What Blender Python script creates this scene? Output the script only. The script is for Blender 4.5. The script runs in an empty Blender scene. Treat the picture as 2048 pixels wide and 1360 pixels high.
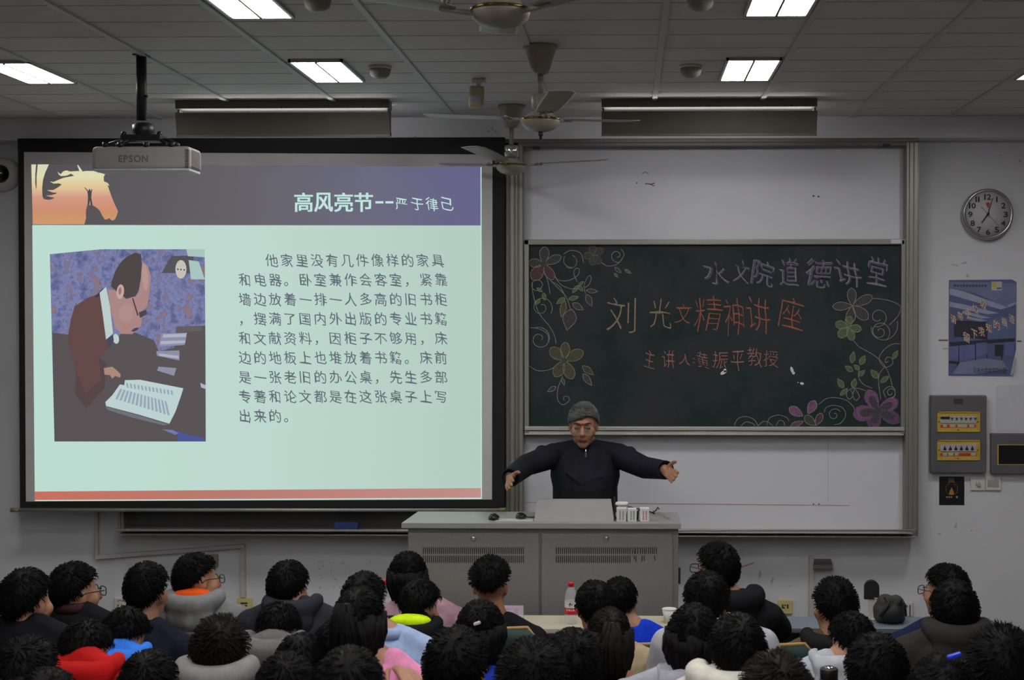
import bpy, bmesh, math, random
from mathutils import Vector, Matrix, Euler
from mathutils.noise import noise as pnoise
random.seed(7)
SC = bpy.context.scene
COL = SC.collection
PI = math.pi
def R(a): return math.radians(a)
def L(r, g, b):
    f = lambda c: (c/255)/12.92 if c/255 <= .04045 else ((c/255+.055)/1.055)**2.4
    return (f(r), f(g), f(b), 1)

# ------------------------------------------------------------------ camera, world, exposure
W, H, FPX = 2048, 1360, 2884.0
EYE = Vector((0, 0, 2.2))
cam = bpy.data.cameras.new('camera'); cam.sensor_width = 36; cam.lens = FPX/W*36
cam_o = bpy.data.objects.new('camera', cam); COL.objects.link(cam_o)
CR = Matrix.Rotation(R(1.3), 3, 'Z') @ Matrix.Rotation(R(90-.8), 3, 'X')
cam_o.matrix_world = Matrix.Translation(EYE) @ CR.to_4x4()
_v = CR.transposed() @ Vector((0, 1, 0))
SHX = (_v.x/-_v.z)*FPX/W - (1255/W-.5)
SHY = (_v.y/-_v.z)*FPX/W - (.5-640/H)*H/W
cam.shift_x, cam.shift_y = SHX, SHY
cam.dof.use_dof = True; cam.dof.focus_distance = 8.0; cam.dof.aperture_fstop = 7.0
cam.clip_start = .05
SC.camera = cam_o
wd = bpy.data.worlds.new('world'); SC.world = wd; wd.use_nodes = True
wd.node_tree.nodes['Background'].inputs[0].default_value = (.5, .5, .55, 1)
wd.node_tree.nodes['Background'].inputs[1].default_value = .02
SC.view_settings.view_transform = 'Standard'; SC.view_settings.look = 'None'
SC.view_settings.exposure = 0.0; SC.view_settings.gamma = 1; SC.view_settings.use_curve_mapping = False
SC.cycles.use_denoising = True
SC.cycles.max_bounces = 8; SC.cycles.diffuse_bounces = 4; SC.cycles.glossy_bounces = 3
SC.cycles.transparent_max_bounces = 8; SC.cycles.transmission_bounces = 6
SC.cycles.caustics_reflective = False; SC.cycles.caustics_refractive = False
PANEL_E = 40.          # radiance of the fluorescent ceiling panels

def ray(px, py):
    return CR @ Vector((((px/W-.5)+SHX)*W/FPX, ((.5-py/H)*H/W+SHY)*W/FPX, -1))
def P(px, py, Y):
    """the point on the plane at distance Y that the photograph shows at that pixel"""
    d = ray(px, py); return EYE + d*(Y/d.y)
def PZ(px, py, Z):
    d = ray(px, py); return EYE + d*((Z-EYE.z)/d.z)
def M(px, Y): return px*Y/FPX           # pixels to metres at a distance

# ------------------------------------------------------------------ materials
MATS = {}
def mat(name, c, rough=.6, metal=0., var=.08, scale=12., bump=0., spec=.5, emit=None, es=1., alpha=1., trans=0., stretch=None, coat=0.):
    if name in MATS: return MATS[name]
    m = bpy.data.materials.new(name); m.use_nodes = True; MATS[name] = m
    nt = m.node_tree; b = nt.nodes['Principled BSDF']
    c = c if len(c) == 4 else (*c, 1)
    b.inputs['Roughness'].default_value = rough; b.inputs['Metallic'].default_value = metal
    b.inputs['Specular IOR Level'].default_value = spec
    b.inputs['Coat Weight'].default_value = coat
    tc = nt.nodes.new('ShaderNodeTexCoord'); mp = nt.nodes.new('ShaderNodeMapping')
    if stretch: mp.inputs['Scale'].default_value = stretch
    nt.links.new(tc.outputs['Object'], mp.inputs[0])
    nz = nt.nodes.new('ShaderNodeTexNoise'); nz.inputs['Scale'].default_value = scale; nz.inputs['Detail'].default_value = 4
    nt.links.new(mp.outputs[0], nz.inputs['Vector'])
    rp = nt.nodes.new('ShaderNodeValToRGB')
    rp.color_ramp.elements[0].position = .3; rp.color_ramp.elements[1].position = .7
    rp.color_ramp.elements[0].color = tuple(max(0, x*(1-var)) for x in c[:3])+(1,)
    rp.color_ramp.elements[1].color = tuple(min(1, x*(1+var)) for x in c[:3])+(1,)
    nt.links.new(nz.outputs['Fac'], rp.inputs[0]); nt.links.new(rp.outputs[0], b.inputs['Base Color'])
    if bump:
        bp = nt.nodes.new('ShaderNodeBump'); bp.inputs['Strength'].default_value = bump; bp.inputs['Distance'].default_value = .01
        nt.links.new(nz.outputs['Fac'], bp.inputs['Height']); nt.links.new(bp.outputs[0], b.inputs['Normal'])
    if emit:
        b.inputs['Emission Color'].default_value = emit; b.inputs['Emission Strength'].default_value = es
    b.inputs['Alpha'].default_value = alpha; b.inputs['Transmission Weight'].default_value = trans
    return m
def glow(name, c, s=1., base=(.02, .02, .02, 1)):
    return mat(name, base, .8, emit=c, es=s, spec=0.)

# ------------------------------------------------------------------ mesh builder
class MB:
    def __init__(s): s.v = []; s.f = []; s.sm = []; s.mi = []; s.cur = 0
    def add(s, vs, fs, smooth=False):
        o = len(s.v); s.v += [Vector(v) for v in vs]
        for f in fs: s.f.append([i+o for i in f]); s.sm.append(smooth); s.mi.append(s.cur)
        return s
    def box(s, a, b, bev=0., rot=None, piv=None):
        x0, x1 = sorted((a[0], b[0])); y0, y1 = sorted((a[1], b[1])); z0, z1 = sorted((a[2], b[2]))
        if bev:
            bm = bmesh.new(); bmesh.ops.create_cube(bm, size=1)
            for v in bm.verts: v.co = Vector(((x0+x1)/2+v.co.x*(x1-x0), (y0+y1)/2+v.co.y*(y1-y0), (z0+z1)/2+v.co.z*(z1-z0)))
            bmesh.ops.bevel(bm, geom=bm.edges[:], offset=min(bev, .45*min(x1-x0, y1-y0, z1-z0)), segments=3, affect='EDGES', profile=.5)
            bm.verts.index_update(); vs = [v.co.copy() for v in bm.verts]; fs = [[v.index for v in f.verts] for f in bm.faces]; bm.free()
        else:
            vs = [Vector((x, y, z)) for x in (x0, x1) for y in (y0, y1) for z in (z0, z1)]
            fs = [(0, 1, 3, 2), (4, 6, 7, 5), (0, 4, 5, 1), (2, 3, 7, 6), (0, 2, 6, 4), (1, 5, 7, 3)]
        if rot is not None:
            pv = Vector(piv) if piv is not None else Vector(((x0+x1)/2, (y0+y1)/2, (z0+z1)/2))
            vs = [pv + rot @ (v-pv) for v in vs]
        return s.add(vs, fs, False)
    def prism(s, pts, d):
        """solid with the outline pts (3D points in one plane), pushed by vector d"""
        d = Vector(d); n = len(pts); a = [Vector(p) for p in pts]; b = [p+d for p in a]
        return s.add(a+b, [list(range(n))[::-1], list(range(n, 2*n))] + [(i, (i+1) % n, n+(i+1) % n, n+i) for i in range(n)])
    def flat(s, pts):
        return s.add(pts, [list(range(len(pts)))])
    def loft(s, secs, seg=16, closed=True):
        """secs: (centre, vector u, vector w) ellipses"""
        vs = []; fs = []
        for c, u, w in secs:
            for k in range(seg):
                a = 2*PI*k/seg; vs.append(Vector(c)+Vector(u)*math.cos(a)+Vector(w)*math.sin(a))
        for i in range(len(secs)-1):
            for k in range(seg):
                k2 = (k+1) % seg; fs.append((i*seg+k, i*seg+k2, (i+1)*seg+k2, (i+1)*seg+k))
        if closed: fs.append(list(range(seg))[::-1]); fs.append([(len(secs)-1)*seg+k for k in range(seg)])
        return s.add(vs, fs, True)
    def lathe(s, prof, c=(0, 0, 0), axis=(0, 0, 1), seg=24, closed=True):
        ax = Vector(axis).normalized(); u = ax.orthogonal().normalized(); w = ax.cross(u)
        return s.loft([(Vector(c)+ax*h, u*max(r, 1e-4), w*max(r, 1e-4)) for r, h in prof], seg, closed)
    def cyl(s, a, b, r0, r1=None, seg=16):
        a = Vector(a); b = Vector(b); r1 = r0 if r1 is None else r1
        d = (b-a).normalized(); u = d.orthogonal().normalized(); w = d.cross(u)
        return s.loft([(a, u*r0, w*r0), (b, u*r1, w*r1)], seg)
    def tube(s, pts, r, seg=8, r1=None):
        pts = [Vector(p) for p in pts]; secs = []; n = len(pts); u = None
        for i, p in enumerate(pts):
            d = (pts[min(i+1, n-1)]-pts[max(i-1, 0)]).normalized()
            if u is None: u = d.orthogonal().normalized()
            u = (u-d*u.dot(d)).normalized(); w = d.cross(u)
            rr = (r if r1 is None else r+(r1-r)*i/max(1, n-1)) if not callable(r) else r(i/max(1, n-1))
            secs.append((p, u*rr, w*rr))
        return s.loft(secs, seg)
    def sph(s, c, r, rot=None, seg=16, rings=10):
        r = (r, r, r) if isinstance(r, (int, float)) else r
        vs = []; fs = []; c = Vector(c); rot = rot or Matrix.Identity(3)
        for i in range(1, rings):
            t = PI*i/rings
            for k in range(seg):
                a = 2*PI*k/seg; vs.append(c+rot @ Vector((r[0]*math.sin(t)*math.cos(a), r[1]*math.sin(t)*math.sin(a), r[2]*math.cos(t))))
        nt = len(vs); vs += [c+rot @ Vector((0, 0, r[2])), c+rot @ Vector((0, 0, -r[2]))]
        for i in range(rings-2):
            for k in range(seg):
                k2 = (k+1) % seg; fs.append((i*seg+k, (i+1)*seg+k, (i+1)*seg+k2, i*seg+k2))
        for k in range(seg):
            k2 = (k+1) % seg; fs.append((nt, k, k2)); b = (rings-2)*seg; fs.append((nt+1, b+k2, b+k))
        return s.add(vs, fs, True)
    def cap(s, a, b, r0, r1=None, seg=12):
        """tapered limb with round ends"""
        a = Vector(a); b = Vector(b); r1 = r0 if r1 is None else r1
        d = (b-a).normalized(); u = d.orthogonal().normalized(); w = d.cross(u); secs = []
        for t in (-1, -.8, -.45, 0):
            q = r0*math.sqrt(max(0, 1-t*t)) + 1e-4; secs.append((a+d*t*r0, u*q, w*q))
        for t in (0, .45, .8, 1):
            q = r1*math.sqrt(max(0, 1-t*t)) + 1e-4; secs.append((b+d*t*r1, u*q, w*q))
        return s.loft(secs, seg)
    def ribbon(s, pts, w, n=(0, -1, 0)):
        """flat line of width w along pts, facing n"""
        pts = [Vector(p) for p in pts]; n = Vector(n); vs = []; k = len(pts)
        for i, p in enumerate(pts):
            d = (pts[min(i+1, k-1)]-pts[max(i-1, 0)]).normalized(); q = d.cross(n).normalized()*(w/2)
            vs += [p-q, p+q]
        return s.add(vs, [(2*i, 2*i+1, 2*i+3, 2*i+2) for i in range(k-1)])
    def build(s, name, material, parent=None, loc=None, voxel=None, smooth_it=4, tri=False):
        """links the collected shapes as ONE mesh object; coordinates are the room's"""
        o0 = Vector(ORI[parent.name]) if parent else Vector(loc if loc is not None else (0, 0, 0))
        me = bpy.data.meshes.new(name)
        me.from_pydata([v-o0 for v in s.v], [], s.f)
        me.polygons.foreach_set('use_smooth', s.sm)
        for m in (material if isinstance(material, (list, tuple)) else [material]): me.materials.append(m)
        me.polygons.foreach_set('material_index', s.mi)
        if tri:
            bm = bmesh.new(); bm.from_mesh(me); bmesh.ops.triangulate(bm, faces=[f for f in bm.faces if len(f.verts) > 4], ngon_method='EAR_CLIP'); bm.to_mesh(me); bm.free()
        bm = bmesh.new(); bm.from_mesh(me); bmesh.ops.recalc_face_normals(bm, faces=bm.faces[:]); bm.to_mesh(me); bm.free()
        o = bpy.data.objects.new(name, me); COL.objects.link(o)
        if parent: o.parent = parent
        else: o.location = o0
        ORI[o.name] = o0
        if voxel:
            r = o.modifiers.new('r', 'REMESH'); r.mode = 'VOXEL'; r.voxel_size = voxel; r.use_smooth_shade = True
            q = o.modifiers.new('s', 'SMOOTH'); q.iterations = smooth_it; q.factor = .5
            BAKE.append(o)
        return o
ORI = {}; BAKE = []
def bake():
    bpy.context.view_layer.update(); dg = bpy.context.evaluated_depsgraph_get()
    for o in BAKE:
        me = bpy.data.meshes.new_from_object(o.evaluated_get(dg)); ms = list(o.data.materials)
        me.materials.clear()
        for m in ms: me.materials.append(m)
        o.modifiers.clear(); o.data = me
def thing(name, loc, label, cat, group=None):
    o = bpy.data.objects.new(name, None); COL.objects.link(o); o.location = loc; o.empty_display_size = .1
    ORI[o.name] = Vector(loc); return tag(o, label, cat, group)
def tag(o, label, cat, group=None):
    o['label'] = label; o['category'] = cat
    if group: o['group'] = group
    return o
def struct(o): o['kind'] = 'structure'; return o

# ------------------------------------------------------------------ writing: glyph outlines as flat meshes
_G = {}
def glyph(ch, off=0.):
    k = (ch, off)
    if k not in _G:
        c = bpy.data.curves.new('g', 'FONT'); c.body = ch; c.offset = off; c.resolution_u = 3
        o = bpy.data.objects.new('g', c); COL.objects.link(o); bpy.context.view_layer.update()
        me = bpy.data.meshes.new_from_object(o.evaluated_get(bpy.context.evaluated_depsgraph_get()))
        _G[k] = ([(v.co.x, v.co.y) for v in me.vertices], [list(p.vertices) for p in me.polygons])
        bpy.data.objects.remove(o); bpy.data.curves.remove(c); bpy.data.meshes.remove(me)
    return _G[k]
def put(mb, ch, f, x0, y0, x1, y1, off=0., em=None, jit=None):
    """glyph into the rectangle (x0,y0 top left; x1,y1 bottom right) mapped by f(x,y); em: keep the em square instead of the ink box"""
    vs, fs = glyph(ch, off)
    if not vs: return
    if em: a0, b0, a1, b1 = 0, -.12, 1.0, .88
    else:
        a0 = min(v[0] for v in vs); a1 = max(v[0] for v in vs); b0 = min(v[1] for v in vs); b1 = max(v[1] for v in vs)
    out = []
    for x, y in vs:
        u = (x-a0)/max(1e-6, a1-a0); t = (y-b0)/max(1e-6, b1-b0)
        if jit:
            u += jit[0]*(t-.5); t += jit[1]*(u-.5); u += .05*math.sin(5*t+jit[2]); t += .05*math.sin(4*u+jit[2]*2)
        out.append(f(x0+(x1-x0)*u, y1+(y0-y1)*t))
    mb.add(out, fs)
def word(mb, text, f, x0, y0, x1, y1, off=0.):
    """latin letters set side by side into a rectangle"""
    ws = []
    for ch in text:
        vs, _ = glyph(ch, off); ws.append((max(v[0] for v in vs)-min(v[0] for v in vs)) if vs else .3)
    tot = sum(ws)+.09*(len(text)-1); x = x0; k = (x1-x0)/tot
    hs = [max(v[1] for v in glyph(c, off)[0]) for c in text if glyph(c, off)[0]]; hm = max(hs)
    for ch, w in zip(text, ws):
        vs, _ = glyph(ch, off)
        if vs:
            t1 = max(v[1] for v in vs)/hm; t0 = min(v[1] for v in vs)/hm
            put(mb, ch, f, x, y1-(y1-y0)*t1, x+w*k, y1-(y1-y0)*t0, off)
        x += (w+.09)*k

# ------------------------------------------------------------------ palette
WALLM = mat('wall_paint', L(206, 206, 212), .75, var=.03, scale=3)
SOFF = mat('beam_paint', L(215, 215, 220), .75, var=.03, scale=3)
CEILM = mat('ceiling_strip', L(205, 201, 202), .7, var=.04, scale=5)
BARM = mat('ceiling_bar', L(188, 190, 190), .5, var=.03)
FLOORM = mat('floor_stone', L(110, 106, 102), .5, var=.12, scale=6)
ALU = mat('aluminium', L(140, 138, 130), .42, .5, var=.03, scale=30, stretch=(1, 1, .3))
ALU2 = mat('aluminium_dull', L(118, 114, 108), .5, .4, var=.06, scale=30)
DARKM = mat('dark_metal', L(62, 58, 54), .5, .4)
BLACK = mat('black_plastic', L(24, 24, 26), .45)
BLACKF = mat('black_border', L(16, 16, 19), .8)
WHITEP = mat('white_plastic', L(205, 203, 196), .4)
CREAMP = mat('cream_plastic', L(205, 190, 130), .45)
CHROME = mat('chrome', L(205, 205, 205), .12, .95, var=.02)
BRASS = mat('brass', L(120, 104, 60), .15, .95, var=.04)
FANM = mat('fan_paint', L(150, 144, 132), .42, var=.12, scale=20)
LAMPM = mat('lamp_housing', L(96, 92, 84), .5, var=.06)
RED = mat('red_plastic', L(200, 22, 30), .4)

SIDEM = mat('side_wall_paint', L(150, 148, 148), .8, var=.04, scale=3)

# ------------------------------------------------------------------ room shell
CZ = 3.382; WY = 8.55; XL, XR, YB = -4.4, 3.45, -4.2; BY = 8.40
struct(MB().box((XL-.2, YB-.2, -.2), (XR+.2, WY+.2, 0)).build('floor', FLOORM))
struct(MB().box((XL, WY, 0), (XR, WY+.2, CZ+.2)).build('wall_front', WALLM))
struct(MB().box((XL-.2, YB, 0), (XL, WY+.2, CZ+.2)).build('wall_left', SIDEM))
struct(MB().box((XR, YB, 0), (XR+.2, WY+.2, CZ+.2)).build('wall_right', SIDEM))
struct(MB().box((XL, YB-.2, 0), (XR, YB, CZ+.2)).build('wall_back', WALLM))
STAGE_Z = .14
struct(MB().box((XL, 7.2, 0), (XR, WY, STAGE_Z)).build('floor_platform', FLOORM))
BZ = P(1000, 278, BY).z
struct(MB().box((XL, BY, BZ), (XR, WY, CZ)).build('trim_1', SOFF))
# ceiling: 0.3 m strips separated by dark grooves (real gaps in front of a dark backing), bars lengthwise
c = MB(); c.cur = 1; c.box((XL, YB, CZ+.012), (XR, BY, CZ+.2)); c.cur = 0
y = BY
while y > YB:
    c.box((XL, max(YB, y-.2945), CZ), (XR, y-.006, CZ+.012)); y -= .3006
GROOVE = mat('ceiling_groove', L(14, 13, 13), .95)
struct(c.build('ceiling', [CEILM, GROOVE]))
BARX = [-.43+.5745*k for k in range(-6, 7)]
for i, x in enumerate(BARX):
    struct(MB().box((x-.013, YB, CZ-.009), (x+.013, BY, CZ)).build('trim_%d' % (i+2), BARM))

# ------------------------------------------------------------------ fluorescent panels in the ceiling
LDIFF = mat('lit_diffuser', L(230, 230, 230), .5, emit=(1, .985, .95, 1), es=PANEL_E)
LREFL = mat('lamp_reflector', L(170, 172, 168), .3, .6)
def ceiling_light(x0, x1, y0, y1, label, group=None):
    z = CZ-.006
    t = thing('ceiling_light', ((x0+x1)/2, (y0+y1)/2, CZ), label, 'ceiling light', group)
    f = MB(); w = .012
    for a, b in (((x0, y0), (x1, y0+w)), ((x0, y1-w), (x1, y1)), ((x0, y0), (x0+w, y1)), ((x1-w, y0), (x1, y1))):
        f.box((a[0], a[1], z-.008), (b[0], b[1], CZ+.004))
    f.build('frame', LREFL, t)
    MB().box((x0+w, y0+w, z), (x1-w, y1-w, CZ-.001)).build('diffuser', LDIFF, t)
    d = MB(); xm = (x0+x1)/2
    d.box((xm-.005, y0+w, z-.012), (xm+.005, y1-w, z))
    d.build('divider', mat('lamp_divider', L(70, 66, 50), .6), t)
cols = [(-2.97, -2.72), (-1.54, -1.29), (.445, .695), (1.88, 2.13)]
cn = ['beyond the projector', 'beside the lamp trough over the screen', 'over the blackboard lamp trough', 'by the far right edge']
vis = {(0, 0): 'lit white ceiling panel at the far left, left of the projector pole',
       (1, 0): 'lit white ceiling panel nearest the lamp trough over the screen',
       (1, 1): 'large lit ceiling panel cut by the top edge, above the projector side',
       (2, 0): 'lit white ceiling panel nearest the lamp trough over the blackboard',
       (2, 1): 'large lit ceiling panel cut by the top edge, on the blackboard side',
       (3, 0): 'lit ceiling panel of which a sliver shows at the far right edge'}
for ci, (x0, x1) in enumerate(cols):
    for r in range(0, 7 if ci in (1, 2) else 1):
        y1 = 7.085-1.503*r; lab = vis.get((ci, r))
        if lab: ceiling_light(x0, x1, y1-.565, y1, lab, 'fluorescent ceiling panels')
        else: ceiling_light(x0, x1, y1-.565, y1, 'lit white ceiling panel further back in the room, above the audience', 'fluorescent panels out of view')

# ------------------------------------------------------------------ lamp troughs over the boards
TUBEM = mat('fluorescent_tube', L(230, 230, 230), .4, emit=(1, 1, 1, 1), es=10.)
def trough(px0, px1, dy, label):
    Y = 7.72; a = P(px0, 200+dy, Y); b = P(px1, 200+dy, Y); x0, x1 = a.x, b.x
    zt = CZ; z1 = P(500, 217, Y).z; z2 = P(500, 225, Y).z; z3 = P(500, 270, Y).z
    t = thing('board_lamp', ((x0+x1)/2, Y, CZ), label, 'lamp', 'lamp troughs over the boards')
    MB().box((x0, Y, z1), (x1, Y+.1, zt), .004).build('mounting_box', LAMPM, t)
    r = MB()
    r.prism([(x0, Y+.0, z2), (x0, Y+.03, z3), (x0, Y+.07, z3-.003), (x0, Y+.085, z3+.02), (x0, Y+.04, z3+.012), (x0, Y+.012, z2)], (x1-x0, 0, 0))
    r.box((x0-.001, Y+.022, z3-.006), (x1+.001, Y+.05, z3+.004)); r.build('reflector', LAMPM, t)
    e = MB()
    for x in (x0+.004, x1-.014): e.box((x, Y+.03, z3+.01), (x+.01, Y+.09, zt-.02))
    e.build('end_bracket', LAMPM, t)
    MB().cyl((x0+.02, Y+.058, z2-.012), (x1-.02, Y+.058, z2-.012), .0125).build('tube', TUBEM, t)
    for u in (.12, .5, .88): MB().sph((x0+(x1-x0)*u, Y-.004, z1+.004), .006).build('screw', BLACK, t)
trough(350, 778, 0, 'long dark lamp trough under the ceiling in front of the projection screen')
trough(1203, 1635, -2, 'long dark lamp trough under the ceiling in front of the blackboard')

# ------------------------------------------------------------------ ceiling fans
def fan(px, py_ring, Y, angs, label, knob=False, chrome=False, rise=.075, drop=.0):
    c0 = P(px, py_ring, Y); x, z = c0.x, c0.z
    t = thing('ceiling_fan', (x, Y, CZ), label, 'ceiling fan', 'ceiling fans')
    o = Vector((x, Y, 0)); at = lambda h: o+Vector((0, 0, h))
    MB().lathe([(.074, 0), (.076, -.012), (.066, -.02), (.056, -.05), (.045, -.09), (.034, -.118), (.02, -.124), (.0, -.124)][::-1], at(CZ)).build('canopy', FANM, t)
    MB().cyl(at(CZ-.115), at(z+.10), .0125).build('rod', FANM, t)
    MB().lathe([(.012, .038), (.034, .046), (.04, .055), (.04, .098), (.034, .11), (.012, .114)], at(z)).build('coupling', CHROME if chrome else FANM, t)
    MB().lathe([(.0, -.052), (.03, -.05), (.06, -.04), (.079, -.024), (.084, -.008), (.084, -.002), (.07, .012), (.05, .03), (.02, .042), (.0, .043)], at(z), seg=32).build('motor_housing', FANM, t)
    MB().lathe([(.084, -.004), (.088, -.002), (.088, .003), (.083, .006)], at(z), seg=32).build('brass_ring', BRASS, t)
    if knob: MB().lathe([(0, -.084), (.006, -.083), (.006, -.07), (.011, -.066), (.009, -.05), (0, -.048)], at(z)).build('finial', BLACK, t)
    for a in angs:
        a = R(a); d = Vector((math.cos(a), math.sin(a), 0)); n = Vector((-d.y, d.x, 0)); up = Vector((0, 0, 1))
        br = MB(); br.cap(o+d*.07+up*(z+.004-drop), o+d*.17+up*(z+.012-drop), .008, .006)
        for q in (-.02, .02):
            br.sph(o+d*.165+n*q+up*(z+.014), .007)
        br.cap(o+d*.15+n*-.03+up*(z+.006), o+d*.15+n*.03+up*(z+.018), .006)
        bo = br.build('blade_bracket', FANM, t)
        secs = []
        for u, w in ((.13, .034), (.16, .05), (.25, .056), (.4, .06), (.5, .06), (.535, .05)):
            tilt = R(2); p = o+d*u+up*(z+.012-drop+rise*(u-.12))
            wv = n*math.cos(tilt)+up*math.sin(tilt); tv = up*math.cos(tilt)-n*math.sin(tilt)
            off = -n*(.012 if u > .5 else 0)
            secs.append((p+off, wv*w, tv*.0025))
        MB().loft(secs, 12).build('blade', FANM, t)
fan(1001, 21, 4.12, (-33, 96, 194), 'ceiling fan with cream blades cut by the top edge, nearest of the three', rise=.11, drop=.016)
fan(1081, 240, 6.22, (43, 164, -77), 'middle ceiling fan with a black finial and a blade reaching forward', knob=True)
fan(1023, 331, 7.95, (14, 142, -108), 'farthest ceiling fan, hanging in front of the screen edge', chrome=True)

# ------------------------------------------------------------------ round ceiling detectors and motion sensor
for px, py, lab in ((760, 133, 'round grey ceiling speaker beside the lit panel over the screen'), (1382, 131, 'round grey ceiling speaker beside the lit panel over the blackboard'),
                    (635, -8, 'round ceiling speaker cut by the top edge, beside the large lit panel over the screen'), (1401, -10, 'round ceiling speaker cut by the top edge, beside the large lit panel over the blackboard')):
    p = PZ(px, py, CZ)
    t = thing('ceiling_speaker', p, lab, 'speaker', 'round ceiling speakers')
    MB().lathe([(0, -.058), (.026, -.055), (.043, -.042), (.05, -.02), (.05, -.012)], p, seg=28).build('grille', mat('speaker_grille', L(140, 136, 128), .5, var=.1, scale=150), t)
    MB().lathe([(.05, -.014), (.054, -.01), (.054, 0)], p, seg=28).build('rim', WHITEP, t)
p = PZ(958, 158, CZ)
t = thing('motion_sensor', p, 'small cream motion sensor hanging askew from a ceiling bracket', 'sensor')
MB().box(p+Vector((-.032, -.02, -.022)), p+Vector((.032, .02, 0)), .004).cap(p+Vector((0, 0, -.02)), p+Vector((-.006, -.005, -.048)), .012, .01).build('bracket', WHITEP, t)
rt = Matrix.Rotation(R(3), 3, 'Y') @ Matrix.Rotation(R(-10), 3, 'X')
MB().box(p+Vector((-.047, -.035, -.145)), p+Vector((.026, -.002, -.036)), .012, rot=rt).build('housing', mat('sensor_cream', L(176, 168, 130), .5), t)
MB().box(p+Vector((-.036, -.039, -.128)), p+Vector((.016, -.03, -.09)), .004, rot=rt, piv=p+Vector((-.01, -.018, -.09))).build('lens', mat('sensor_lens', L(170, 172, 176), .3), t)

# ------------------------------------------------------------------ projector on its pole
p = P(280, 318, 6.3); Yp = 6.3; top = PZ(272, 104, CZ)
t = thing('projector', (p.x, Yp, CZ), 'grey white ceiling projector hanging on a black pole before the screen', 'projector')
w = M(100, Yp); xc = P(281, 300, Yp).x; zb = P(280, 342, Yp).z; zt = P(280, 292, Yp).z
PROJM = mat('projector_shell', L(158, 154, 152), .5, var=.03)
body = MB().box((xc-w, Yp, zb+.006), (xc+w, Yp+.18, zt), .018); bo = body.build('housing', PROJM, t)
MB().box((xc-w+.008, Yp+.004, zb), (xc+w-.004, Yp+.17, zb+.012), .004).build('base_plate', mat('projector_base', L(190, 190, 192), .4), t)
v = MB()
for k in range(14):
    z = zb+.016+k*.0058; v.box((xc+w-.001, Yp+.02, z), (xc+w+.0006, Yp+.15, z+.003))
    v.box((xc+w-.022, Yp-.0006, z), (xc+w-.006, Yp+.002, z+.003))
v.build('vent_slats', DARKM, t)
tx = MB(); word(tx, 'EPSON', lambda x, y: P(x, y, Yp-.0012), 237, 310, 296, 324, off=.03)
tx.build('lettering', mat('letter_grey', L(108, 104, 103), .6), t)
xt = top.x; yt = Yp+.1
MB().box((xt-.03, yt-.03, CZ-.006), (xt+.03, yt+.03, CZ)).cyl((xt, yt, CZ), (xt, yt, P(280, 235, Yp).z), .0225).sph((xt+.026, yt-.01, P(280, 186, Yp).z), .007).build('pole', BLACK, t)
z1 = P(280, 240, Yp).z; z2 = P(280, 268, Yp).z
m = MB().lathe([(.03, 0), (.048, -.01), (.048, -.045), (.034, -.06), (.034, -.075)], (xt+.008, yt, z1)).box((xt-.08, yt-.05, z2-.022), (xt+.1, yt+.05, z2+.006), .004)
for dx in (-.07, .09): m.sph((xt+dx, yt-.03, z2+.01), .012)
for a, b in ((-.02, -.17), (.02, .17), (-.02, -.12), (.03, .12)): m.tube([(xc+a, yt, z2-.012), (xc+b*.6, yt-.04, z2-.02), (xc+b*.95, yt-.08, zt+.004)], .009)
for dx in (-.17, -.1, .02, .14): m.cyl((xc+dx*.95, yt-.08, zt-.004), (xc+dx*.95, yt-.08, zt+.018), .014)
m.build('ceiling_mount', BLACK, t)

# ------------------------------------------------------------------ projection screen and the projected slide
SY = 8.345
t = thing('projection_screen', P(520, 660, SY), 'large projection screen with black border showing a slide of Chinese text', 'projection screen')
f = lambda x, y: P(x, y, SY)
brd = MB(); o = [f(36, 281), f(1009, 287), f(1009, 1014), f(40, 1016)]
brd.prism(o, (0, .006, 0)); brd.build('border', BLACKF, t)
s0 = lambda d: (lambda x, y: P(x, y, SY)+Vector((0, -d, 0)))
MB().prism([s0(.001)(*q) for q in ((48, 304), (985, 309), (984, 999), (52, 1003))], (0, .003, 0)).build('screen_fabric', mat('screen_white', L(190, 188, 190), .8, var=.02), t)
hz = f(500, 285).z
MB().box((f(36, 500).x, SY+.003, hz-.04), (f(1009, 500).x, BY-.001, BZ+.004)).build('roller_housing', BLACKF, t)
rb = MB(); rb.cyl(f(24, 1020), f(1008, 1020), .0105); rb.build('bottom_rod', mat('rod_grey', L(150, 148, 140), .4, .3), t)
e = MB()
for a, b in ((22, 38), (998, 1012)): e.cyl(f(a, 1020), f(b, 1020), .0135)
e.build('rod_cap', mat('rod_cap', L(120, 112, 80), .5), t)
# slide: the lit picture on the fabric
def gmat(name, ramp, axis, a, b, base=(.02, .02, .02, 1), noise=0):
    """picture colours running along the room's x or z between a and b"""
    m = bpy.data.materials.new(name); m.use_nodes = True; nt = m.node_tree; bs = nt.nodes['Principled BSDF']
    bs.inputs['Base Color'].default_value = base; bs.inputs['Roughness'].default_value = .8; bs.inputs['Specular IOR Level'].default_value = 0
    g = nt.nodes.new('ShaderNodeNewGeometry'); sp = nt.nodes.new('ShaderNodeSeparateXYZ'); nt.links.new(g.outputs['Position'], sp.inputs[0])
    mr = nt.nodes.new('ShaderNodeMapRange'); mr.inputs[1].default_value = a; mr.inputs[2].default_value = b
    nt.links.new(sp.outputs[axis], mr.inputs[0]); rp = nt.nodes.new('ShaderNodeValToRGB'); els = rp.color_ramp.elements
    while len(els) < len(ramp): els.new(.5)
    for el, (q, c) in zip(els, ramp): el.position = q; el.color = c
    nt.links.new(mr.outputs[0], rp.inputs[0]); nt.links.new(rp.outputs[0], bs.inputs['Emission Color']); bs.inputs['Emission Strength'].default_value = 1
    return m
xs0, xs1 = f(65, 600).x, f(962, 600).x
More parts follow.
